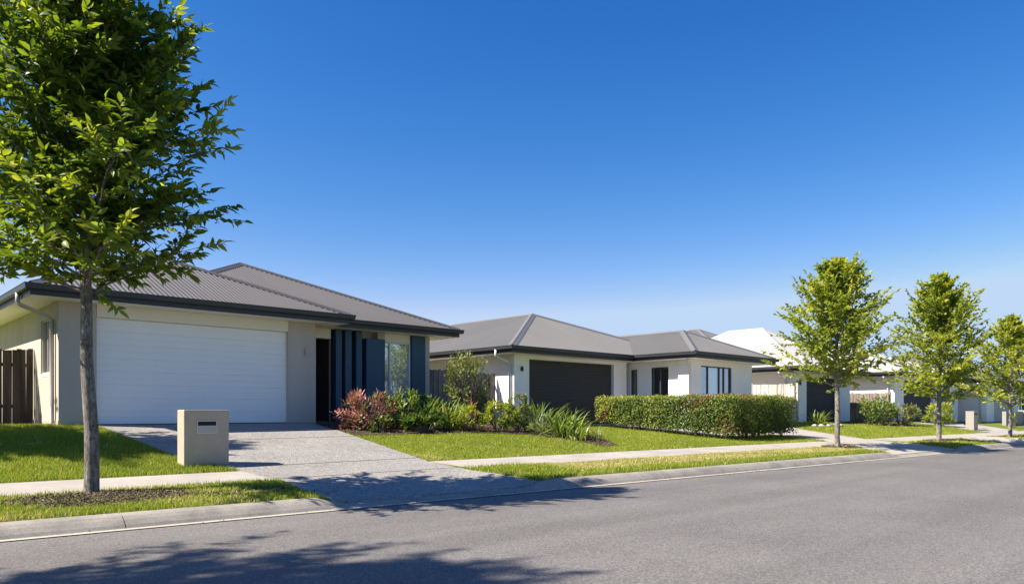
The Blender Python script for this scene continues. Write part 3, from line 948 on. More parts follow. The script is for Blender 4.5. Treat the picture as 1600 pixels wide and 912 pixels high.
def leaf_mesh(name, pos, d, n, L, W, tone, mat, parent, droop=.12, cup=.18, fine=False):
    N = len(pos)
    d = norm(d); n = norm(n - (n * d).sum(-1, keepdims=True) * d)
    s = np.cross(d, n)
    L = np.broadcast_to(L, (N,))[:, None]; W = np.broadcast_to(W, (N,))[:, None]
    if fine:                       # rounded lance-shaped blade with a folded, curving midrib
        P0 = pos; m1 = pos + d * L * .36 + n * L * .02; m2 = pos + d * L * .70 - n * L * droop * .35; tp = pos + d * L - n * L * droop
        r1 = m1 - d * L * .06 - s * W * .46 + n * W * cup; l1 = m1 - d * L * .06 + s * W * .46 + n * W * cup
        r2 = m2 - d * L * .06 - s * W * .40 + n * W * cup; l2 = m2 - d * L * .06 + s * W * .40 + n * W * cup
        V = np.stack([P0, r1, r2, tp, l2, l1, m1, m2], 1).reshape(-1, 3)
        i = np.arange(N)[:, None] * 8
        T3 = np.array([[0, 1, 6], [1, 2, 6], [6, 2, 7], [2, 3, 7], [7, 3, 4], [7, 4, 6], [6, 4, 5], [6, 5, 0]])
        F = (i[:, :, None] + T3[None]).reshape(-1, 3)
        return mesh_np(name, V, F, mat, parent, np.repeat(tone, 8))
    base = pos
    mid = pos + d * L * .5 - n * W * 0.0
    lf = pos + d * L * .42 + s * W * .5 + n * W * cup
    rt = pos + d * L * .42 - s * W * .5 + n * W * cup
    tip = pos + d * L - n * L * droop
    V = np.stack([base, rt, tip, mid, lf], 1).reshape(-1, 3)
    i = np.arange(N) * 5
    f1 = np.stack([i, i + 1, i + 2, i + 3], -1); f2 = np.stack([i, i + 3, i + 2, i + 4], -1)
    F = np.concatenate([f1, f2])
    return mesh_np(name, V, F, mat, parent, np.concatenate([tone, tone]))

def rot_z(v, a):
    c, s = np.cos(a), np.sin(a)
    return np.stack([v[..., 0] * c - v[..., 1] * s, v[..., 0] * s + v[..., 1] * c, v[..., 2]], -1)

def make_tree(name, label, loc, seed, H, z0, Rr, nbr, ntw, nlf, leafL, leafW, mat, trunk_r, group=None, e0=22, e1=66, shape=(.7, 1, .88, .52, .22), lean=(0, 0), droopy=.2, tone_mu=.45, leafz=-.1):
    r = np.random.default_rng(seed)
    gz = float(G(loc[0], loc[1])) if loc[1] > 8.5 else .14
    t = thing(name, label, 'tree', (loc[0], loc[1], gz), group)
    o = np.array([loc[0], loc[1], gz - .05])
    tm = MB()
    K = 16
    hs = np.linspace(0, H * .97, K)
    wob = np.cumsum(r.normal(0, .012, (K, 2)), 0) * (H / 6)
    ctr = np.stack([o[0] + wob[:, 0] + lean[0] * (hs / H) ** 1.3, o[1] + wob[:, 1] + lean[1] * (hs / H) ** 1.3, o[2] + hs], -1)
    rad = trunk_r * (1 - hs / H) ** .75 + .006
    rad[0] = trunk_r * 1.28; rad[1] = trunk_r * 1.02
    # extra rings at the flare
    tm.tube([ctr[0], ctr[0] * .8 + ctr[1] * .2, *ctr[1:]], [rad[0], trunk_r * 1.08, *rad[1:]], 14)
    at_h = lambda z: np.array([np.interp(z, hs, ctr[:, k]) for k in range(3)])
    P, D, N_, T = [], [], [], []
    tw = MB()
    for i in range(nbr):
        u = (i + r.uniform(.2, .8)) / nbr
        zb = z0 + (H * .95 - z0) * u ** .85 * 1.0
        prof = float(np.interp(u, [0, .18, .5, .8, 1], shape))
        Lb = Rr * prof * r.uniform(.74, 1.14)
        az = i * 2.39996 + r.normal(0, .25)
        el = R(e0 + (e1 - e0) * u + r.normal(0, 6))
        dh = np.array([math.cos(az), math.sin(az), 0])
        m = 7
        ks = np.linspace(0, 1, m)
        start = at_h(zb)
        bp = start + dh * (Lb * ks * math.cos(el))[:, None] + np.array([0, 0, 1]) * (Lb * (math.sin(el) * ks - droopy * ks ** 2 * .8))[:, None]
        bp[1:] += np.cumsum(r.normal(0, .018 * Lb, (m - 1, 3)), 0)
        br = np.linspace(max(.007, .34 * np.interp(zb, hs, rad)), .003, m)
        tm.tube(bp, br, 6, cap=False)
        sub_t = r.normal(0, .10)
        for j in range(ntw):
            f = .08 + .92 * (j + r.uniform(0, 1)) / ntw
            q = np.array([np.interp(f, ks, bp[:, k]) for k in range(3)])
            bd = norm(bp[min(m - 1, int(f * (m - 1)) + 1)] - bp[int(f * (m - 1)) if f < 1 else m - 2])
            sgn = 1 if j % 2 else -1
            td = rot_z(bd, sgn * r.uniform(.35, 1.15)) + np.array([0, 0, r.normal(.12, .5)])
            if j == ntw - 1: td = bd.copy(); q = bp[-1]
            td = norm(td)
            Lt = np.clip(Lb * r.uniform(.22, .42), leafL * 1.5, leafL * 4.2)
            te = q + td * Lt + np.array([0, 0, -.06 * Lt])
            tw.tube([q, (q + te) / 2 + r.normal(0, .01, 3), te], [.005, .0035, .002], 4, cap=False)
            fs = np.linspace(.12, 1, nlf)
            pp = q + (te - q) * fs[:, None]
            side = norm(np.cross(td, [0, 0, 1]))
            sg = np.where(np.arange(nlf) % 2 == 0, 1, -1)[:, None]
            ld = td * .62 + side * sg * r.uniform(.35, .95, (nlf, 1)) + r.normal(0, .30, (nlf, 3)) + np.array([0, 0, leafz])
            ld[-1] = td
            P.append(pp); D.append(ld)
            N_.append(np.array([0, 0, .75]) + r.normal(0, .62, (nlf, 3)))
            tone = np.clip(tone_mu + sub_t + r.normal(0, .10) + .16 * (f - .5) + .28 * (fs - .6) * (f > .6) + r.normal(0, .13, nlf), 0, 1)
            T.append(tone)
    P, D, N_, T = map(np.concatenate, (P, D, N_, T))
    n = len(P)
    L = leafL * r.uniform(.6, 1.2, n); W = leafW * r.uniform(.75, 1.2, n)
    tm.build('trunk', M['bark'], t, smooth=True)
    tw.build('twigs', M['twig'], t)
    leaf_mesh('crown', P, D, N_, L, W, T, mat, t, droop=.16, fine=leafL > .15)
    return t

make_tree('street_tree', 'large dark green street tree with mottled grey trunk before the white garage door', (2.5, 10.15), 3, 6.5, 2.4, 1.55, 116, 14, 17, .155, .058, M['leaf_big'], .080, e0=24, e1=62, shape=(.98, 1, .92, .60, .26), lean=(-.05, .0), droopy=.10, tone_mu=.53)
GT = 'young yellow-green street trees on the verge'
make_tree('street_tree', 'young yellow-green street tree nearest to the clipped hedge, its crown before the white roof', (21.45, 9.15), 21, 5.35, 1.65, 1.80, 82, 13, 14, .135, .080, M['leaf_lime'], .07, GT, e0=20, e1=66, shape=(.74, 1, .80, .40, .10), droopy=.0)
make_tree('street_tree', 'middle one of the three young yellow-green street trees, on a small grass island', (27.63, 8.45), 34, 5.6, 1.3, 1.66, 84, 13, 14, .135, .080, M['leaf_lime'], .078, GT, e0=22, e1=68, shape=(.80, 1, .86, .48, .12), droopy=.0)
make_tree('street_tree', 'farthest young street tree with sparser yellowish crown at the photo edge', (33.96, 7.85), 52, 4.7, 1.2, 1.65, 62, 12, 13, .135, .080, M['leaf_lime'], .07, GT, e0=18, e1=64, shape=(.85, 1, .76, .36, .10), droopy=.0, tone_mu=.55)
# trees standing outside the picture whose shade falls across the road and the left lawn
make_tree('street_tree', 'tall spreading tree further left along the kerb, shading the near road', (-7.9, 9.3), 71, 12.3, 6.8, 2.4, 58, 9, 12, .23, .10, M['leaf_big'], .2, e0=15, e1=60)
make_tree('garden_tree', 'leafy tree in the left neighbour yard, shading the lawn beside the garage', (-2.6, 18.6), 77, 9.0, 1.6, 2.6, 120, 12, 14, .24, .11, M['leaf_big'], .13, e0=10, e1=60)

def bush(name, label, loc, rx, ry, h, n, leafL, leafW, mat, seed, clumps=26, up=.4, tone_mu=.45, tone_sd=.18, group=None, base=.05, flowers=None, cat='shrub', stems=True, dz=0.0, topbias=.22):
    r = np.random.default_rng(seed)
    g = float(G(loc[0], loc[1])) + dz
    t = thing(name, label, cat, (loc[0], loc[1], g), group)
    a = r.uniform(0, 2 * math.pi, clumps)
    zz = base + (1 - base) * r.uniform(0, 1, clumps) ** (1 - topbias)
    prof = np.sqrt(np.clip(1 - ((zz - .45) / .62) ** 2, .05, 1))
    rr = np.sqrt(r.uniform(.12, 1, clumps)) * prof
    c = np.stack([loc[0] + rx * rr * np.cos(a), loc[1] + ry * rr * np.sin(a), g + zz * h * .93], -1)
    if stems:
        sm_ = MB()
        for k in range(clumps):
            b = np.array([loc[0] + rx * .18 * math.cos(a[k]), loc[1] + ry * .18 * math.sin(a[k]), g - .02])
            m = (b + c[k]) / 2 + np.array([0, 0, .12 * h])
            sm_.tube([b, m, c[k]], [.012, .009, .004], 5, cap=False)
        sm_.build('stems', M['twig'], t)
    m = n // clumps
    out = norm(c - np.array([loc[0], loc[1], g + h * .25]))
    P = np.repeat(c, m, 0); O = np.repeat(out, m, 0)
    q = r.normal(0, 1, (len(P), 3))
    sc = np.array([rx, ry, h * .8]) * .24
    ld = norm(norm(q) + O * .7 + np.array([0, 0, up]))
    P = P + norm(q) * sc * r.uniform(.1, 1, (len(P), 1)) - ld * leafL * .3
    P[:, 2] = np.maximum(P[:, 2], g + .02)
    nn = O + np.array([0, 0, .8]) + r.normal(0, .5, (len(P), 3))
    ct = np.repeat(r.normal(0, tone_sd * .6, clumps), m)
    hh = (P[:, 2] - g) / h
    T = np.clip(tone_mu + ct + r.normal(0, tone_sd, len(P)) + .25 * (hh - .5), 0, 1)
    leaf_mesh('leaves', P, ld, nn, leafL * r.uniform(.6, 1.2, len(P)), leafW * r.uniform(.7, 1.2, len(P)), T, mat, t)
    if flowers:
        nf, fm, fs = flowers
        k = r.integers(0, len(P), nf)
        pp = P[k] + O[k] * leafL * .7
        ang = np.arange(5) * 2 * math.pi / 5
        dd = np.stack([np.cos(ang), np.sin(ang), np.full(5, .4)], -1)
        for p in pp:
            leaf_mesh('flower', np.tile(p, (5, 1)), dd, np.tile([0, 0, 1.0], (5, 1)), fs, fs * .7, r.uniform(0, 1, 5), fm, t)
    return t

def strappy(name, label, loc, n, length, width, mat, seed, spread=.9, group=None, tone_mu=.5, arch=1.0, cat='plant', tips=None):
    """a clump of arching strap leaves, each a tapering folded ribbon"""
    r = np.random.default_rng(seed)
    g = float(G(loc[0], loc[1]))
    t = thing(name, label, cat, (loc[0], loc[1], g), group)
    K = 7
    az = r.uniform(0, 2 * math.pi, n)
    e = np.clip(r.normal(1.12, .28, n), .35, 1.5)
    L = length * r.uniform(.6, 1.1, n)
    b = np.stack([loc[0] + r.normal(0, .05 * spread, n), loc[1] + r.normal(0, .05 * spread, n), np.full(n, g)], -1)
    ks = np.linspace(0, 1, K)
    ang = e[:, None] - arch * ks[None, :] ** 1.6 * (1.7 - e[:, None] * .55)
    seg = L[:, None] / (K - 1)
    dxy = np.cumsum(np.cos(ang) * seg, 1) - np.cos(ang[:, :1]) * seg
    dz = np.cumsum(np.sin(ang) * seg, 1) - np.sin(ang[:, :1]) * seg
    ctr = b[:, None, :] + np.stack([np.cos(az)[:, None] * dxy, np.sin(az)[:, None] * dxy, dz], -1)
    side = np.stack([-np.sin(az), np.cos(az), r.normal(0, .25, n)], -1)
    w = width * np.clip(np.sin(math.pi * (ks * .86 + .12)), .04, 1)
    V = np.stack([ctr + side[:, None, :] * w[None, :, None] * .5, ctr - side[:, None, :] * w[None, :, None] * .5], 2).reshape(n, -1, 3)
    F = []
    for k in range(K - 1):
        F.append([2 * k, 2 * k + 1, 2 * k + 3, 2 * k + 2])
    F = np.array(F)
    FF = (np.arange(n)[:, None, None] * (2 * K) + F[None]).reshape(-1, 4)
    tone = np.repeat(np.clip(tone_mu + r.normal(0, .2, n), 0, 1), K - 1)
    mesh_np('leaves', V.reshape(-1, 3), FF, mat, t, tone, smooth=True)
    if tips:
        nf, fm = tips
        k = r.integers(0, n, nf)
        for p in ctr[k, 4]:
            dd = r.normal(0, 1, (4, 3)); dd[:, 2] = np.abs(dd[:, 2]) + .5
            leaf_mesh('flower', np.tile(p, (4, 1)), dd, r.normal(0, 1, (4, 3)), .12, .05, r.uniform(0, 1, 4), fm, t)
    return t

# the garden bed, left to right
bush('red_shrub', 'pinkish red leaved shrub with some green leaves before the navy fins', (10.45, 16.5), .84, .55, .95, 2600, .115, .034, M['leaf_red'], 101, 56, .5, .50, .30, topbias=.1, base=.03)
bush('green_shrub', 'low bright green shrub at the foot of the red shrub beside the driveway', (10.45, 15.9), .34, .28, .42, 420, .11, .04, M['leaf_mid'], 102, 16, .4, .62)
bush('green_shrub', 'broad leaved green shrub under the reflecting front window', (11.5, 16.35), .72, .55, .98, 900, .19, .075, M['leaf_mid'], 103, 28, .5, .55)
strappy('strap_plant', 'wide leaved upright plant with orange flower spikes below the right blue panel', (12.1, 16.15), 64, .98, .085, M['leaf_mid'], 104, 2.0, None, .62, .7, 'plant', (3, M['flower_orange']))
bush('green_shrub', 'dark green leafy shrub left of the orange flower spikes, low at the bed front', (11.55, 15.55), .6, .3, .5, 600, .15, .06, M['leaf_mid'], 105, 18, .3, .35)
strappy('strap_plant', 'upright green strap leaved plant in front of the white wall trim of the blue panel', (12.95, 16.1), 90, .95, .05, M['leaf_strap'], 106, 3.0, None, .42, .6)
bush('tall_shrub', 'tall open shrub with small olive leaves against the weathered grey fence', (14.75, 17.6), .82, .6, 2.1, 2900, .10, .042, M['leaf_olive'], 107, 64, .5, .55, .2, topbias=.45)
bush('yellow_shrub', 'small shrub with yellow tipped leaves and orange blooms mid bed', (13.15, 15.65), .5, .42, .7, 850, .11, .035, M['leaf_lime'], 108, 22, .6, .5, .2, flowers=(9, M['flower_orange'], .05))
bush('red_shrub', 'slim dark red leaved plant poking up below the tall olive shrub', (13.75, 16.2), .16, .14, .72, 150, .15, .03, M['leaf_red'], 109, 9, .9, .8, .12)
bush('yellow_shrub', 'rounded yellow-green shrub with pinkish new tips in the middle of the bed', (14.0, 15.35), .56, .46, .82, 1050, .11, .04, M['leaf_lime'], 110, 26, .5, .45, .2)
bush('green_shrub', 'dark round green shrub beside the pinkish tipped shrub', (15.0, 15.9), .45, .4, .72, 520, .12, .05, M['leaf_mid'], 111, 22, .3, .2)
bush('white_flower_shrub', 'upright shrub covered in white flowers at the white garage corner', (15.35, 16.0), .45, .36, 1.0, 760, .11, .042, M['leaf_olive'], 112, 22, .5, .55, .18, flowers=(46, M['flower_white'], .055))
strappy('grass_tussock', 'blue-green spiky tussock left of the yellow-green strap clumps', (15.1, 14.9), 80, .80, .026, M['leaf_blue'], 113, 2.4, None, .5, .8)
strappy('strap_plant', 'tall yellow-green strap clump standing up before the charcoal garage door', (15.75, 15.4), 46, 1.05, .055, M['leaf_strap'], 114, 2.5, None, .55, .5)
strappy('strap_plant', 'large arching green strap clump at the front tip of the bed', (14.95, 13.75), 80, .92, .06, M['leaf_strap'], 115, 3.6, None, .36, .95)
strappy('strap_plant', 'yellower strap clump just behind the front tip of the bed', (15.55, 14.2), 46, .95, .055, M['leaf_strap'], 116, 3.2, None, .55, .7)
strappy('strap_plant', 'small low strap clump at the very front edge of the bed tip', (14.75, 13.1), 46, .55, .035, M['leaf_strap'], 117, 2.0, None, .6, .9)
bush('green_shrub', 'low leafy groundcover between the tussock and the front strap clumps', (14.75, 14.55), .5, .35, .3, 420, .08, .035, M['leaf_olive'], 118, 18, .3, .5, stems=False)
bush('green_shrub', 'dark green shrub behind the bed, below the weathered fence', (15.7, 18.5), .8, .6, .95, 800, .14, .06, M['leaf_mid'], 119, 30, .3, .25)
bush('green_shrub', 'dark filler shrub behind the orange flower spikes against the blue panel', (13.0, 17.5), .8, .6, .8, 700, .14, .06, M['leaf_mid'], 120, 28, .3, .3)
bush('yellow_shrub', 'low yellow-green shrub filling the gap right of the white flowers', (15.9, 16.4), .5, .4, .7, 620, .12, .045, M['leaf_lime'], 121, 24, .5, .4)
bush('green_shrub', 'small bushy green shrub tucked between the tussock and the pinkish tipped shrub', (14.6, 15.2), .4, .32, .5, 480, .10, .04, M['leaf_mid'], 122, 18, .4, .5)
strappy('grass_tussock', 'short brownish green tussock behind the front strap clump', (15.2, 13.0), 70, .5, .02, M['leaf_olive'], 123, 2.4, None, .6, .9)
# far gardens
strappy('strap_plant', 'yellow-green strap clump among pale stones at the dark roller door', (31.0, 14.1), 46, .8, .045, M['leaf_strap'], 130, 2.4, None, .72, .6)
st = thing('rock_edging', 'cluster of small pale stones around the strap clump by the roller door', 'rocks', (31.0, 13.7, float(G(31.0, 13.7))))
for k in range(9):
    bm = bmesh.new(); bmesh.ops.create_icosphere(bm, subdivisions=2, radius=.10)
    for v in bm.verts:
        v.co *= random.uniform(.8, 1.15); v.co.z *= .65
    me = bpy.data.meshes.new('stone'); bm.to_mesh(me); bm.free(); me.materials.append(M['stone'])
    o = bpy.data.objects.new('stone', me); COL.objects.link(o); o.parent = st
    o.location = (random.uniform(-.9, .7), random.uniform(-.35, .25), .04)
bush('broad_bush', 'broad green bush with brownish base in front of the tan fence', (36.3, 13.9), 1.35, .9, 1.25, 1500, .16, .06, M['leaf_mid'], 131, 46, .4, .62)
bush('broad_bush', 'lower bush right of the broad one, brown leaves along its foot', (37.75, 13.15), .95, .8, 1.0, 1100, .16, .055, M['leaf_olive'], 132, 36, .4, .55)
bush('bright_bush', 'bright green clipped bush behind the middle young tree trunk', (40.5, 12.35), .95, .7, 1.12, 1200, .16, .06, M['leaf_lime'], 133, 36, .4, .5)
bush('far_shrub', 'dark shrub beside the far mailbox pillar', (41.6, 11.2), .35, .35, .8, 300, .14, .05, M['leaf_mid'], 134, 14, .4, .3)
bush('far_shrub', 'small thin shrub on the strip of grass before the low garden wall', (46.5, 10.6), .25, .25, .8, 160, .14, .05, M['leaf_lime'], 135, 10, .4, .4)

# ---- clipped hedge: an L along the driveway and the footpath
def hedge():
    r = np.random.default_rng(5)
    t = thing('hedge', 'long clipped box hedge with lime tops and reddish new growth on the lawn edge', 'hedge', (20.1, 11.7, float(G(20.1, 11.7))))
    zt = HC + .50
    boxes = [(20.12, 21.05, 11.75, 17.05), (21.05, 24.25, 11.75, 12.75)]
    P, O = [], []
    def face(n, f, o):
        u = r.uniform(0, 1, (n, 2)); P.append(f(u[:, 0], u[:, 1])); O.append(np.tile(np.array(o, float), (n, 1)))
    dens = 620
    zg = lambda x, y: G(x, y) + .16
    def vert(x0, y0, x1, y1, o):
        Ln = math.hypot(x1 - x0, y1 - y0)
        n = int(Ln * 1.3 * dens)
        u = r.uniform(0, 1, n); w = r.uniform(0, 1, n) ** .9
        x = x0 + (x1 - x0) * u; y = y0 + (y1 - y0) * u
        g = zg(x, y)
        P.append(np.stack([x, y, g + (zt - .05 - g) * w], -1)); O.append(np.tile(np.array(o, float), (n, 1)))
    vert(20.12, 11.75, 20.12, 17.05, (-1, 0, 0)); vert(20.12, 11.75, 24.25, 11.75, (0, -1, 0)); vert(24.25, 11.75, 24.25, 12.75, (1, 0, 0))
    vert(20.12, 17.05, 21.05, 17.05, (0, 1, 0)); vert(21.05, 12.75, 21.05, 17.05, (1, 0, 0)); vert(21.05, 12.75, 24.25, 12.75, (0, 1, 0))
    for x0, x1, y0, y1 in boxes:
        n = int((x1 - x0) * (y1 - y0) * dens * 1.1)
        x = r.uniform(x0, x1, n); y = r.uniform(y0, y1, n)
        P.append(np.stack([x, y, np.full(n, zt)], -1)); O.append(np.tile(np.array([0, 0, 1.0]), (n, 1)))
    P = np.concatenate(P); O = np.concatenate(O)
    lump = lambda p, s: np.sin(p[:, 0] * 2.1 * s + 1.3) * np.sin(p[:, 1] * 1.7 * s + .4) + .6 * np.sin(p[:, 2] * 4.1 * s + p[:, 1] * 3.0 * s + p[:, 0] * 2.0)
    lp = lump(P, 1.0)
    depth = np.abs(r.normal(0, .055, len(P))) + np.clip(-lp, -.6, 1) * .06 * (O[:, 2] < .5) + .03 * lump(P, 2.9)
    P = P - O * depth[:, None] + r.normal(0, .02, P.shape)
    ld = O * .55 + r.normal(0, .7, P.shape) + np.array([0, 0, .35])
    nn = O + r.normal(0, .5, P.shape) + np.array([0, 0, .4])
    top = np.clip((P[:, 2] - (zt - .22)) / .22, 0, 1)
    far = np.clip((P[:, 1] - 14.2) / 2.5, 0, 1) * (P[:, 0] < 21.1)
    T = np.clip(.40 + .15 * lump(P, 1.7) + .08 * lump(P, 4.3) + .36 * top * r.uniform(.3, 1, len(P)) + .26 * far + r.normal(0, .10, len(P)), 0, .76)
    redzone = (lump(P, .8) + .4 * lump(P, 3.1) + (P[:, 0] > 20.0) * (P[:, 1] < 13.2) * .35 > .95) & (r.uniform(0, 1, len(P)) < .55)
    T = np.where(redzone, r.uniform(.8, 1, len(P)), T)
    n = len(P)
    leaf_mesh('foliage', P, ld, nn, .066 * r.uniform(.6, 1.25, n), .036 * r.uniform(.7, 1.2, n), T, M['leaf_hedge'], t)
    # thin escaping shoots along the top
    # woody interior and many stems
    sm_ = MB(); core = MB()
    for x0, x1, y0, y1 in boxes:
        nx = int((x1 - x0) * (y1 - y0) * 7)
        for k in range(nx):
            x, y = r.uniform(x0 + .2, x1 - .2), r.uniform(y0 + .2, y1 - .2)
            g = float(G(x, y))
            for q in range(3):
                e = np.array([x, y, g]) + np.array([r.normal(0, .16), r.normal(0, .16), zt - g - .12])
                sm_.tube([(x, y, g - .02), ((x + e[0]) / 2 + r.normal(0, .03), (y + e[1]) / 2, g + .5), tuple(e)], [.012, .009, .004], 4, cap=False)
    sm_.build('stems', M['twig'], t)
    # inner leaves fill the volume
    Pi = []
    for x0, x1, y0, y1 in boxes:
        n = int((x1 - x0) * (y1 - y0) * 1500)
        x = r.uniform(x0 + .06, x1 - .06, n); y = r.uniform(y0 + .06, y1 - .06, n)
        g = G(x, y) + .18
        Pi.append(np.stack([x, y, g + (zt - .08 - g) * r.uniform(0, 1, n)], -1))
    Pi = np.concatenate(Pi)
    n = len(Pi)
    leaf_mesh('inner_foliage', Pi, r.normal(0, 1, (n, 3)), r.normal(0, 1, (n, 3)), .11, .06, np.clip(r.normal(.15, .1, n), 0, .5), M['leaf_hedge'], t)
hedge()

# ------------------------------------------------------------------ grass, mulch chips
MULCH0 = (2.5, 9.5, .95, .60)          # x, y, rx, ry of the bare patch at the big tree
def vnoise(x, y, s, seed=0):
    return (np.sin(x * s * 1.3 + seed) * np.cos(y * s * 1.7 - seed * 1.3) + np.sin((x + y) * s * .8 + seed * 2.1) * .7 + np.sin((x * .6 - y * 1.1) * s * 2.3 + seed * .7) * .5) / 2.2

def lawn_mask(X, Y):
    s, t = ST(X, Y)
    ok = (t > T_KERB + .03) & ((t < T_PATH0 - .02) | (t > T_PATH1 + .02))
    for p in (DRIVE1, DRIVE2, DRIVE3, APRON3, BED, BED3):
        ok &= ~inpoly(X, Y, p)
    ok &= ~((X > 3.95) & (X < 15.6) & (Y > 18.55)) & ~((X > 17.7) & (X < 29.3) & (Y > 18.75)) & ~((X > 24.2) & (X < 29.3) & (Y > 15.9)) & ~((X > 31.9) & (X < 41) & (Y > 15.7)) & ~((X > 40.9) & (Y > 14.5))
    return ok

def grass(name, label, s0, s1, t0, t1, dens, h, w, seed, dry=0.0, tone_mu=.46, lean=.45):
    r = np.random.default_rng(seed)
    n = int((s1 - s0) * (t1 - t0) * dens)
    s = r.uniform(s0, s1, n); t = r.uniform(t0, t1, n)
    X, Y = XY(s, t)
    ok = lawn_mask(X, Y)
    # bare / worn patches
    for (mx, my, rx, ry) in MULCHES:
        q = ((X - mx) / rx) ** 2 + ((Y - my) / ry) ** 2 + .35 * vnoise(X, Y, 5, 3)
        ok &= ~((q < 1) & (r.uniform(0, 1, n) < 1.0 - .12 * q))
    X, Y = X[ok], Y[ok]; t = t[ok]; s = s[ok]
    n = len(X)
    Z = G(X, Y) - .004
    lush = vnoise(X, Y, 1.1, seed)
    tall = 1 + .35 * lush + r.normal(0, .28, n)
    edge = np.minimum(np.abs(t - T_PATH0), np.minimum(np.abs(t - T_KERB), np.abs(t - T_PATH1)))
    tall *= 1 + .45 * np.exp(-(edge / .12) ** 2)
    D = np.zeros(n)
    if dry:
        # dry straw runs along the middle and path side of the verge; edges stay green
        D = np.clip((t - 8.80) / .35, 0, 1) * np.clip((s - 8.9) / .7, 0, 1) * np.clip(.92 + .6 * vnoise(X, Y, 1.9, 2.0), 0, 1) * dry
    dz_ = 1.0 - .45 * D
    H = np.clip(h * tall * dz_, .01, None)
    az = r.uniform(0, 2 * math.pi, n)
    ln = np.abs(r.normal(0, lean, n)) * H
    side = np.stack([np.cos(az + 1.57 + r.normal(0, .4, n)), np.sin(az + 1.57), np.zeros(n)], -1) * (w * r.uniform(.7, 1.3, n))[:, None]
    b = np.stack([X, Y, Z], -1)
    tip = b + np.stack([np.cos(az) * ln, np.sin(az) * ln, H], -1)
    mid = b + np.stack([np.cos(az) * ln * .3, np.sin(az) * ln * .3, H * .55], -1)
    V = np.stack([b - side * .5, b + side * .5, mid + side * .4, tip, mid - side * .4], 1).reshape(-1, 3)
    i = np.arange(n) * 5
    F = np.concatenate([np.stack([i, i + 1, i + 2, i + 4], -1)])
    F2 = np.stack([i + 4, i + 2, i + 3, i + 3], -1)
    T = tone_mu + .10 * lush + r.normal(0, .12, n)
    T = T + .10 * vnoise(X, Y, .55, seed + 1) + .07 * vnoise(X, Y, 4.0, seed + 2)
    D = np.maximum(D, .75 * np.exp(-(((X - 8.95) / .35) ** 2 + ((Y - 11.9) / .45) ** 2)))
    if t1 == T_PATH0 and s1 < 6:          # worn, half-dry verge under the big tree
        D = np.clip(.30 + .55 * vnoise(X, Y, 2.2, 8.0), 0, .8) * np.clip((4.3 - X) / 1.0, 0, 1)
    D = np.maximum(D, .55 * np.clip(vnoise(X, Y, 2.3, seed + 5) - .45, 0, 1))
    T = np.where(r.uniform(0, 1, n) < .04 + .85 * D, r.uniform(.8, 1.0, n), np.clip(T, 0, .74))
    # two triangles + quad folded into triangles
    T3 = np.concatenate([np.stack([i, i + 1, i + 2], -1), np.stack([i, i + 2, i + 4], -1), np.stack([i + 4, i + 2, i + 3], -1)])
    o = mesh_np(name, V, T3, M['grass'], None, np.concatenate([T, T, T]))
    return tag(o, label, 'grass', kind='stuff')
MULCHES = [MULCH0, (4.3, 9.0, .9, .22), (21.5, 9.1, .85, .42), (27.6, 8.45, .8, .4), (33.95, 7.85, .6, .35), (2.3, 9.05, .5, .25)]
grass('verge_grass', 'short patchy grass on the verge around the large tree', -1.5, 4.9, T_KERB, T_PATH0, 4200, .040, .007, 201, 0)
grass('verge_grass', 'partly straw-dry strip of grass between footpath and kerb', 7.4, 22.3, T_KERB, T_PATH0, 2600, .048, .009, 202, .95)
grass('verge_grass', 'grass on the verge islands under the farther young trees', 24.5, 40, T_KERB, T_PATH0, 900, .045, .014, 203, .35)
grass('lawn_grass', 'green lawn between the fence, the white garage door and the footpath', -1.0, 5.3, T_PATH1, 19.5, 2600, .05, .008, 204, 0, .42)
grass('lawn_grass', 'bright mown lawn before the garden bed and the hedge', 7.8, 24.6, T_PATH1, 18.6, 2300, .038, .009, 205, 0, .52)
grass('lawn_grass', 'mown lawn before the white roofed house', 24.5, 44, T_PATH1, 16.8, 800, .04, .016, 206, 0, .5)

def chips(name, label, region, n, size, seed, mat='mulch_chip', dz=.03):
    r = np.random.default_rng(seed)
    X, Y = region(r, n)
    n = len(X)
    p = np.stack([X, Y, G(X, Y) + dz * r.uniform(.3, 1.3, n)], -1)
    d = r.normal(0, 1, (n, 3)); d[:, 2] *= .35
    nn = np.tile([0, 0, 1.0], (n, 1)) + r.normal(0, .5, (n, 3))
    o = leaf_mesh(name, p, d, nn, size * r.uniform(.5, 1.5, n), size * .4 * r.uniform(.5, 1.4, n), r.uniform(0, 1, n), M[mat], None)
    return tag(o, label, 'mulch', kind='stuff')
def reg_ell(mx, my, rx, ry):
    def f(r, n):
        a = r.uniform(0, 2 * math.pi, n); q = np.sqrt(r.uniform(0, 1, n)) * 1.12
        return mx + rx * q * np.cos(a), my + ry * q * np.sin(a)
    return f
def reg_poly(poly):
    def f(r, n):
        xs = [p[0] for p in poly]; ys = [p[1] for p in poly]
        X = r.uniform(min(xs), max(xs), n); Y = r.uniform(min(ys), max(ys), n)
        k = inpoly(X, Y, poly)
        return X[k], Y[k]
    return f
chips('tree_mulch', 'brown mulch and dead leaves around the large tree trunk', reg_ell(*MULCH0), 8000, .032, 301, dz=.018)
chips('worn_patch', 'straw coloured litter on the worn verge near the kerb', reg_ell(4.2, 9.0, 1.0, .28), 900, .04, 302, dz=.012)
chips('tree_mulch', 'brown mulch ring at the young tree nearest the hedge', reg_ell(21.5, 9.1, .8, .4), 700, .07, 303)
chips('tree_mulch', 'brown mulch ring at the middle young tree', reg_ell(27.6, 8.45, .75, .4), 500, .07, 304)
chips('tree_mulch', 'brown mulch ring at the farthest young tree', reg_ell(33.95, 7.85, .6, .35), 300, .08, 305)
chips('bed_mulch', 'bark mulch and fallen leaves covering the garden bed', reg_poly(BED), 9000, .06, 306, dz=.045)
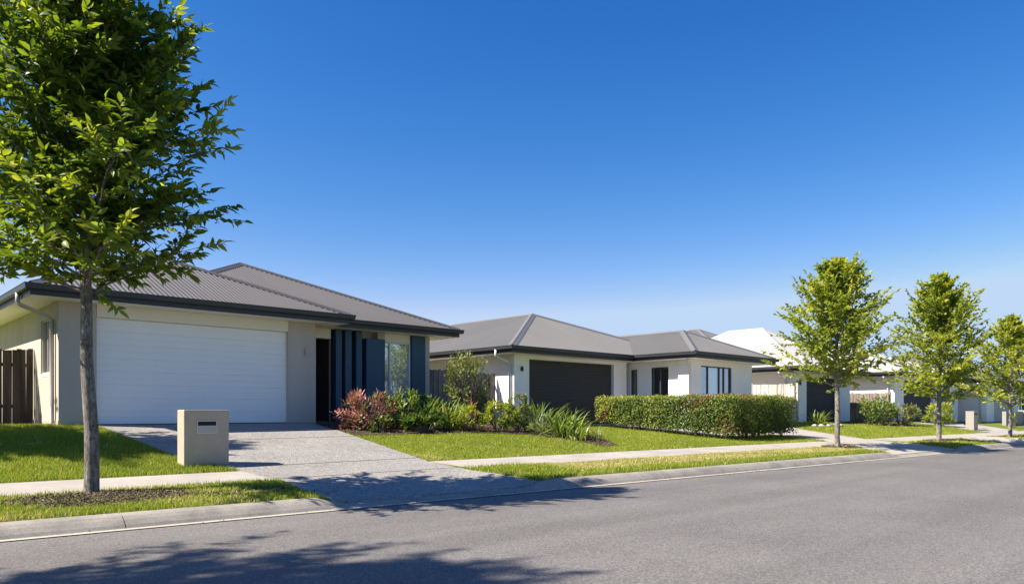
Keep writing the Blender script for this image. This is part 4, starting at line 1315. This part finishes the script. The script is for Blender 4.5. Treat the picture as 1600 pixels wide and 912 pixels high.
chips('bed_mulch', 'brown mulch under the broad bushes of the far garden', reg_poly(BED3), 1500, .09, 307, dz=.05)

def reg_gutter(r, n):
    s = r.uniform(-2, 26, n); t = 8.13 - np.abs(r.normal(0, .05, n))
    k = vnoise(s, t * 0, 1.3, 4) + r.normal(0, .4, n) > .25
    return XY(s[k], t[k])
chips('gutter_litter', 'thin scatter of dry leaves and grit along the gutter edge', reg_gutter, 900, .03, 309, dz=.02)

# ------------------------------------------------------------------ trees across the street (seen in the front window's reflection)
def copy_tree(src, loc, scale, label, group):
    c = src.copy(); COL.objects.link(c)
    c.location = (*loc, .12); c.scale = (scale,) * 3
    c['label'] = label; c['group'] = group
    for ch in src.children:
        k = ch.copy(); COL.objects.link(k); k.parent = c
    return c
src = bpy.data.objects['street_tree.001']
for x, y, s_, lb in ((38.5, -28, .85, 'small tree far across the street, first of those mirrored in the front window'),
                     (43.5, -30, .7, 'smallest tree far across the street mirrored in the front window'),
                     (48.5, -27, .95, 'tallest tree far across the street mirrored in the front window')):
    copy_tree(src, (x, y), s_, lb, 'small trees far across the street')

# ------------------------------------------------------------------ camera, sun, sky
cam = bpy.data.cameras.new('camera')
cam.sensor_width = 36; cam.lens = 1170 / 1600 * 36
cam.shift_y = (643 - 456) / 1600
cam.clip_end = 3000
co = bpy.data.objects.new('camera', cam); COL.objects.link(co)
co.location = (0, 0, HC)
co.rotation_euler = (R(90), 0, R(46.66 - 90))
scene.camera = co

SUN_EL, SUN_AZ = R(45), R(180 - 26)       # azimuth from +X, counter-clockwise
sd = Vector((math.cos(SUN_AZ) * math.cos(SUN_EL), math.sin(SUN_AZ) * math.cos(SUN_EL), math.sin(SUN_EL)))
sun = bpy.data.lights.new('sun', 'SUN')
sun.energy = 4.6; sun.angle = R(.5); sun.color = (1.0, .91, .79)
so = bpy.data.objects.new('sun', sun); COL.objects.link(so)
so.rotation_euler = (-sd).to_track_quat('-Z', 'Y').to_euler()
so.location = (0, 0, 30)

wd = bpy.data.worlds.new('World'); scene.world = wd; wd.use_nodes = True
nt = wd.node_tree
for n in list(nt.nodes): nt.nodes.remove(n)
out = nt.nodes.new('ShaderNodeOutputWorld')
bg = nt.nodes.new('ShaderNodeBackground')
sky = nt.nodes.new('ShaderNodeTexSky')
sky.sky_type = 'NISHITA'; sky.sun_disc = False
sky.sun_elevation = SUN_EL
sky.sun_rotation = math.pi / 2 - SUN_AZ
sky.altitude = 50; sky.air_density = 1.0; sky.dust_density = .35; sky.ozone_density = 2.5
hs = nt.nodes.new('ShaderNodeHueSaturation')
hs.inputs['Saturation'].default_value = 1.3
nt.links.new(sky.outputs[0], hs.inputs['Color'])
# polarised-looking clear sky: a tone curve per channel deepens the zenith and pales the horizon
sep = nt.nodes.new('ShaderNodeSeparateColor'); cmb = nt.nodes.new('ShaderNodeCombineColor')
nt.links.new(hs.outputs[0], sep.inputs[0])
def mth(op, a, b_):
    n = nt.nodes.new('ShaderNodeMath'); n.operation = op
    for sock, v in zip(n.inputs, (a, b_)):
        if isinstance(v, (int, float)): sock.default_value = v
        else: nt.links.new(v, sock)
    return n.outputs[0]
blue = mth('MINIMUM', mth('MULTIPLY', mth('POWER', sep.outputs[2], .94), .762), 3.8)
green = mth('MINIMUM', mth('MULTIPLY', mth('POWER', sep.outputs[1], 1.245), .472), mth('MULTIPLY', blue, .74))
red = mth('MINIMUM', mth('MULTIPLY', mth('POWER', sep.outputs[0], 1.70), .563), mth('MULTIPLY', blue, .56))
for k, c in enumerate((red, green, blue)):
    nt.links.new(c, cmb.inputs[k])
nt.links.new(cmb.outputs[0], bg.inputs[0])
bg.inputs[1].default_value = .10
nt.links.new(bg.outputs[0], out.inputs[0])

vs = scene.view_settings
vs.view_transform = 'Standard'; vs.look = 'None'; vs.exposure = 1.3; vs.gamma = 1; vs.use_curve_mapping = False
scene.cycles.max_bounces = 8
scene.cycles.transparent_max_bounces = 12
scene.cycles.use_denoising = True
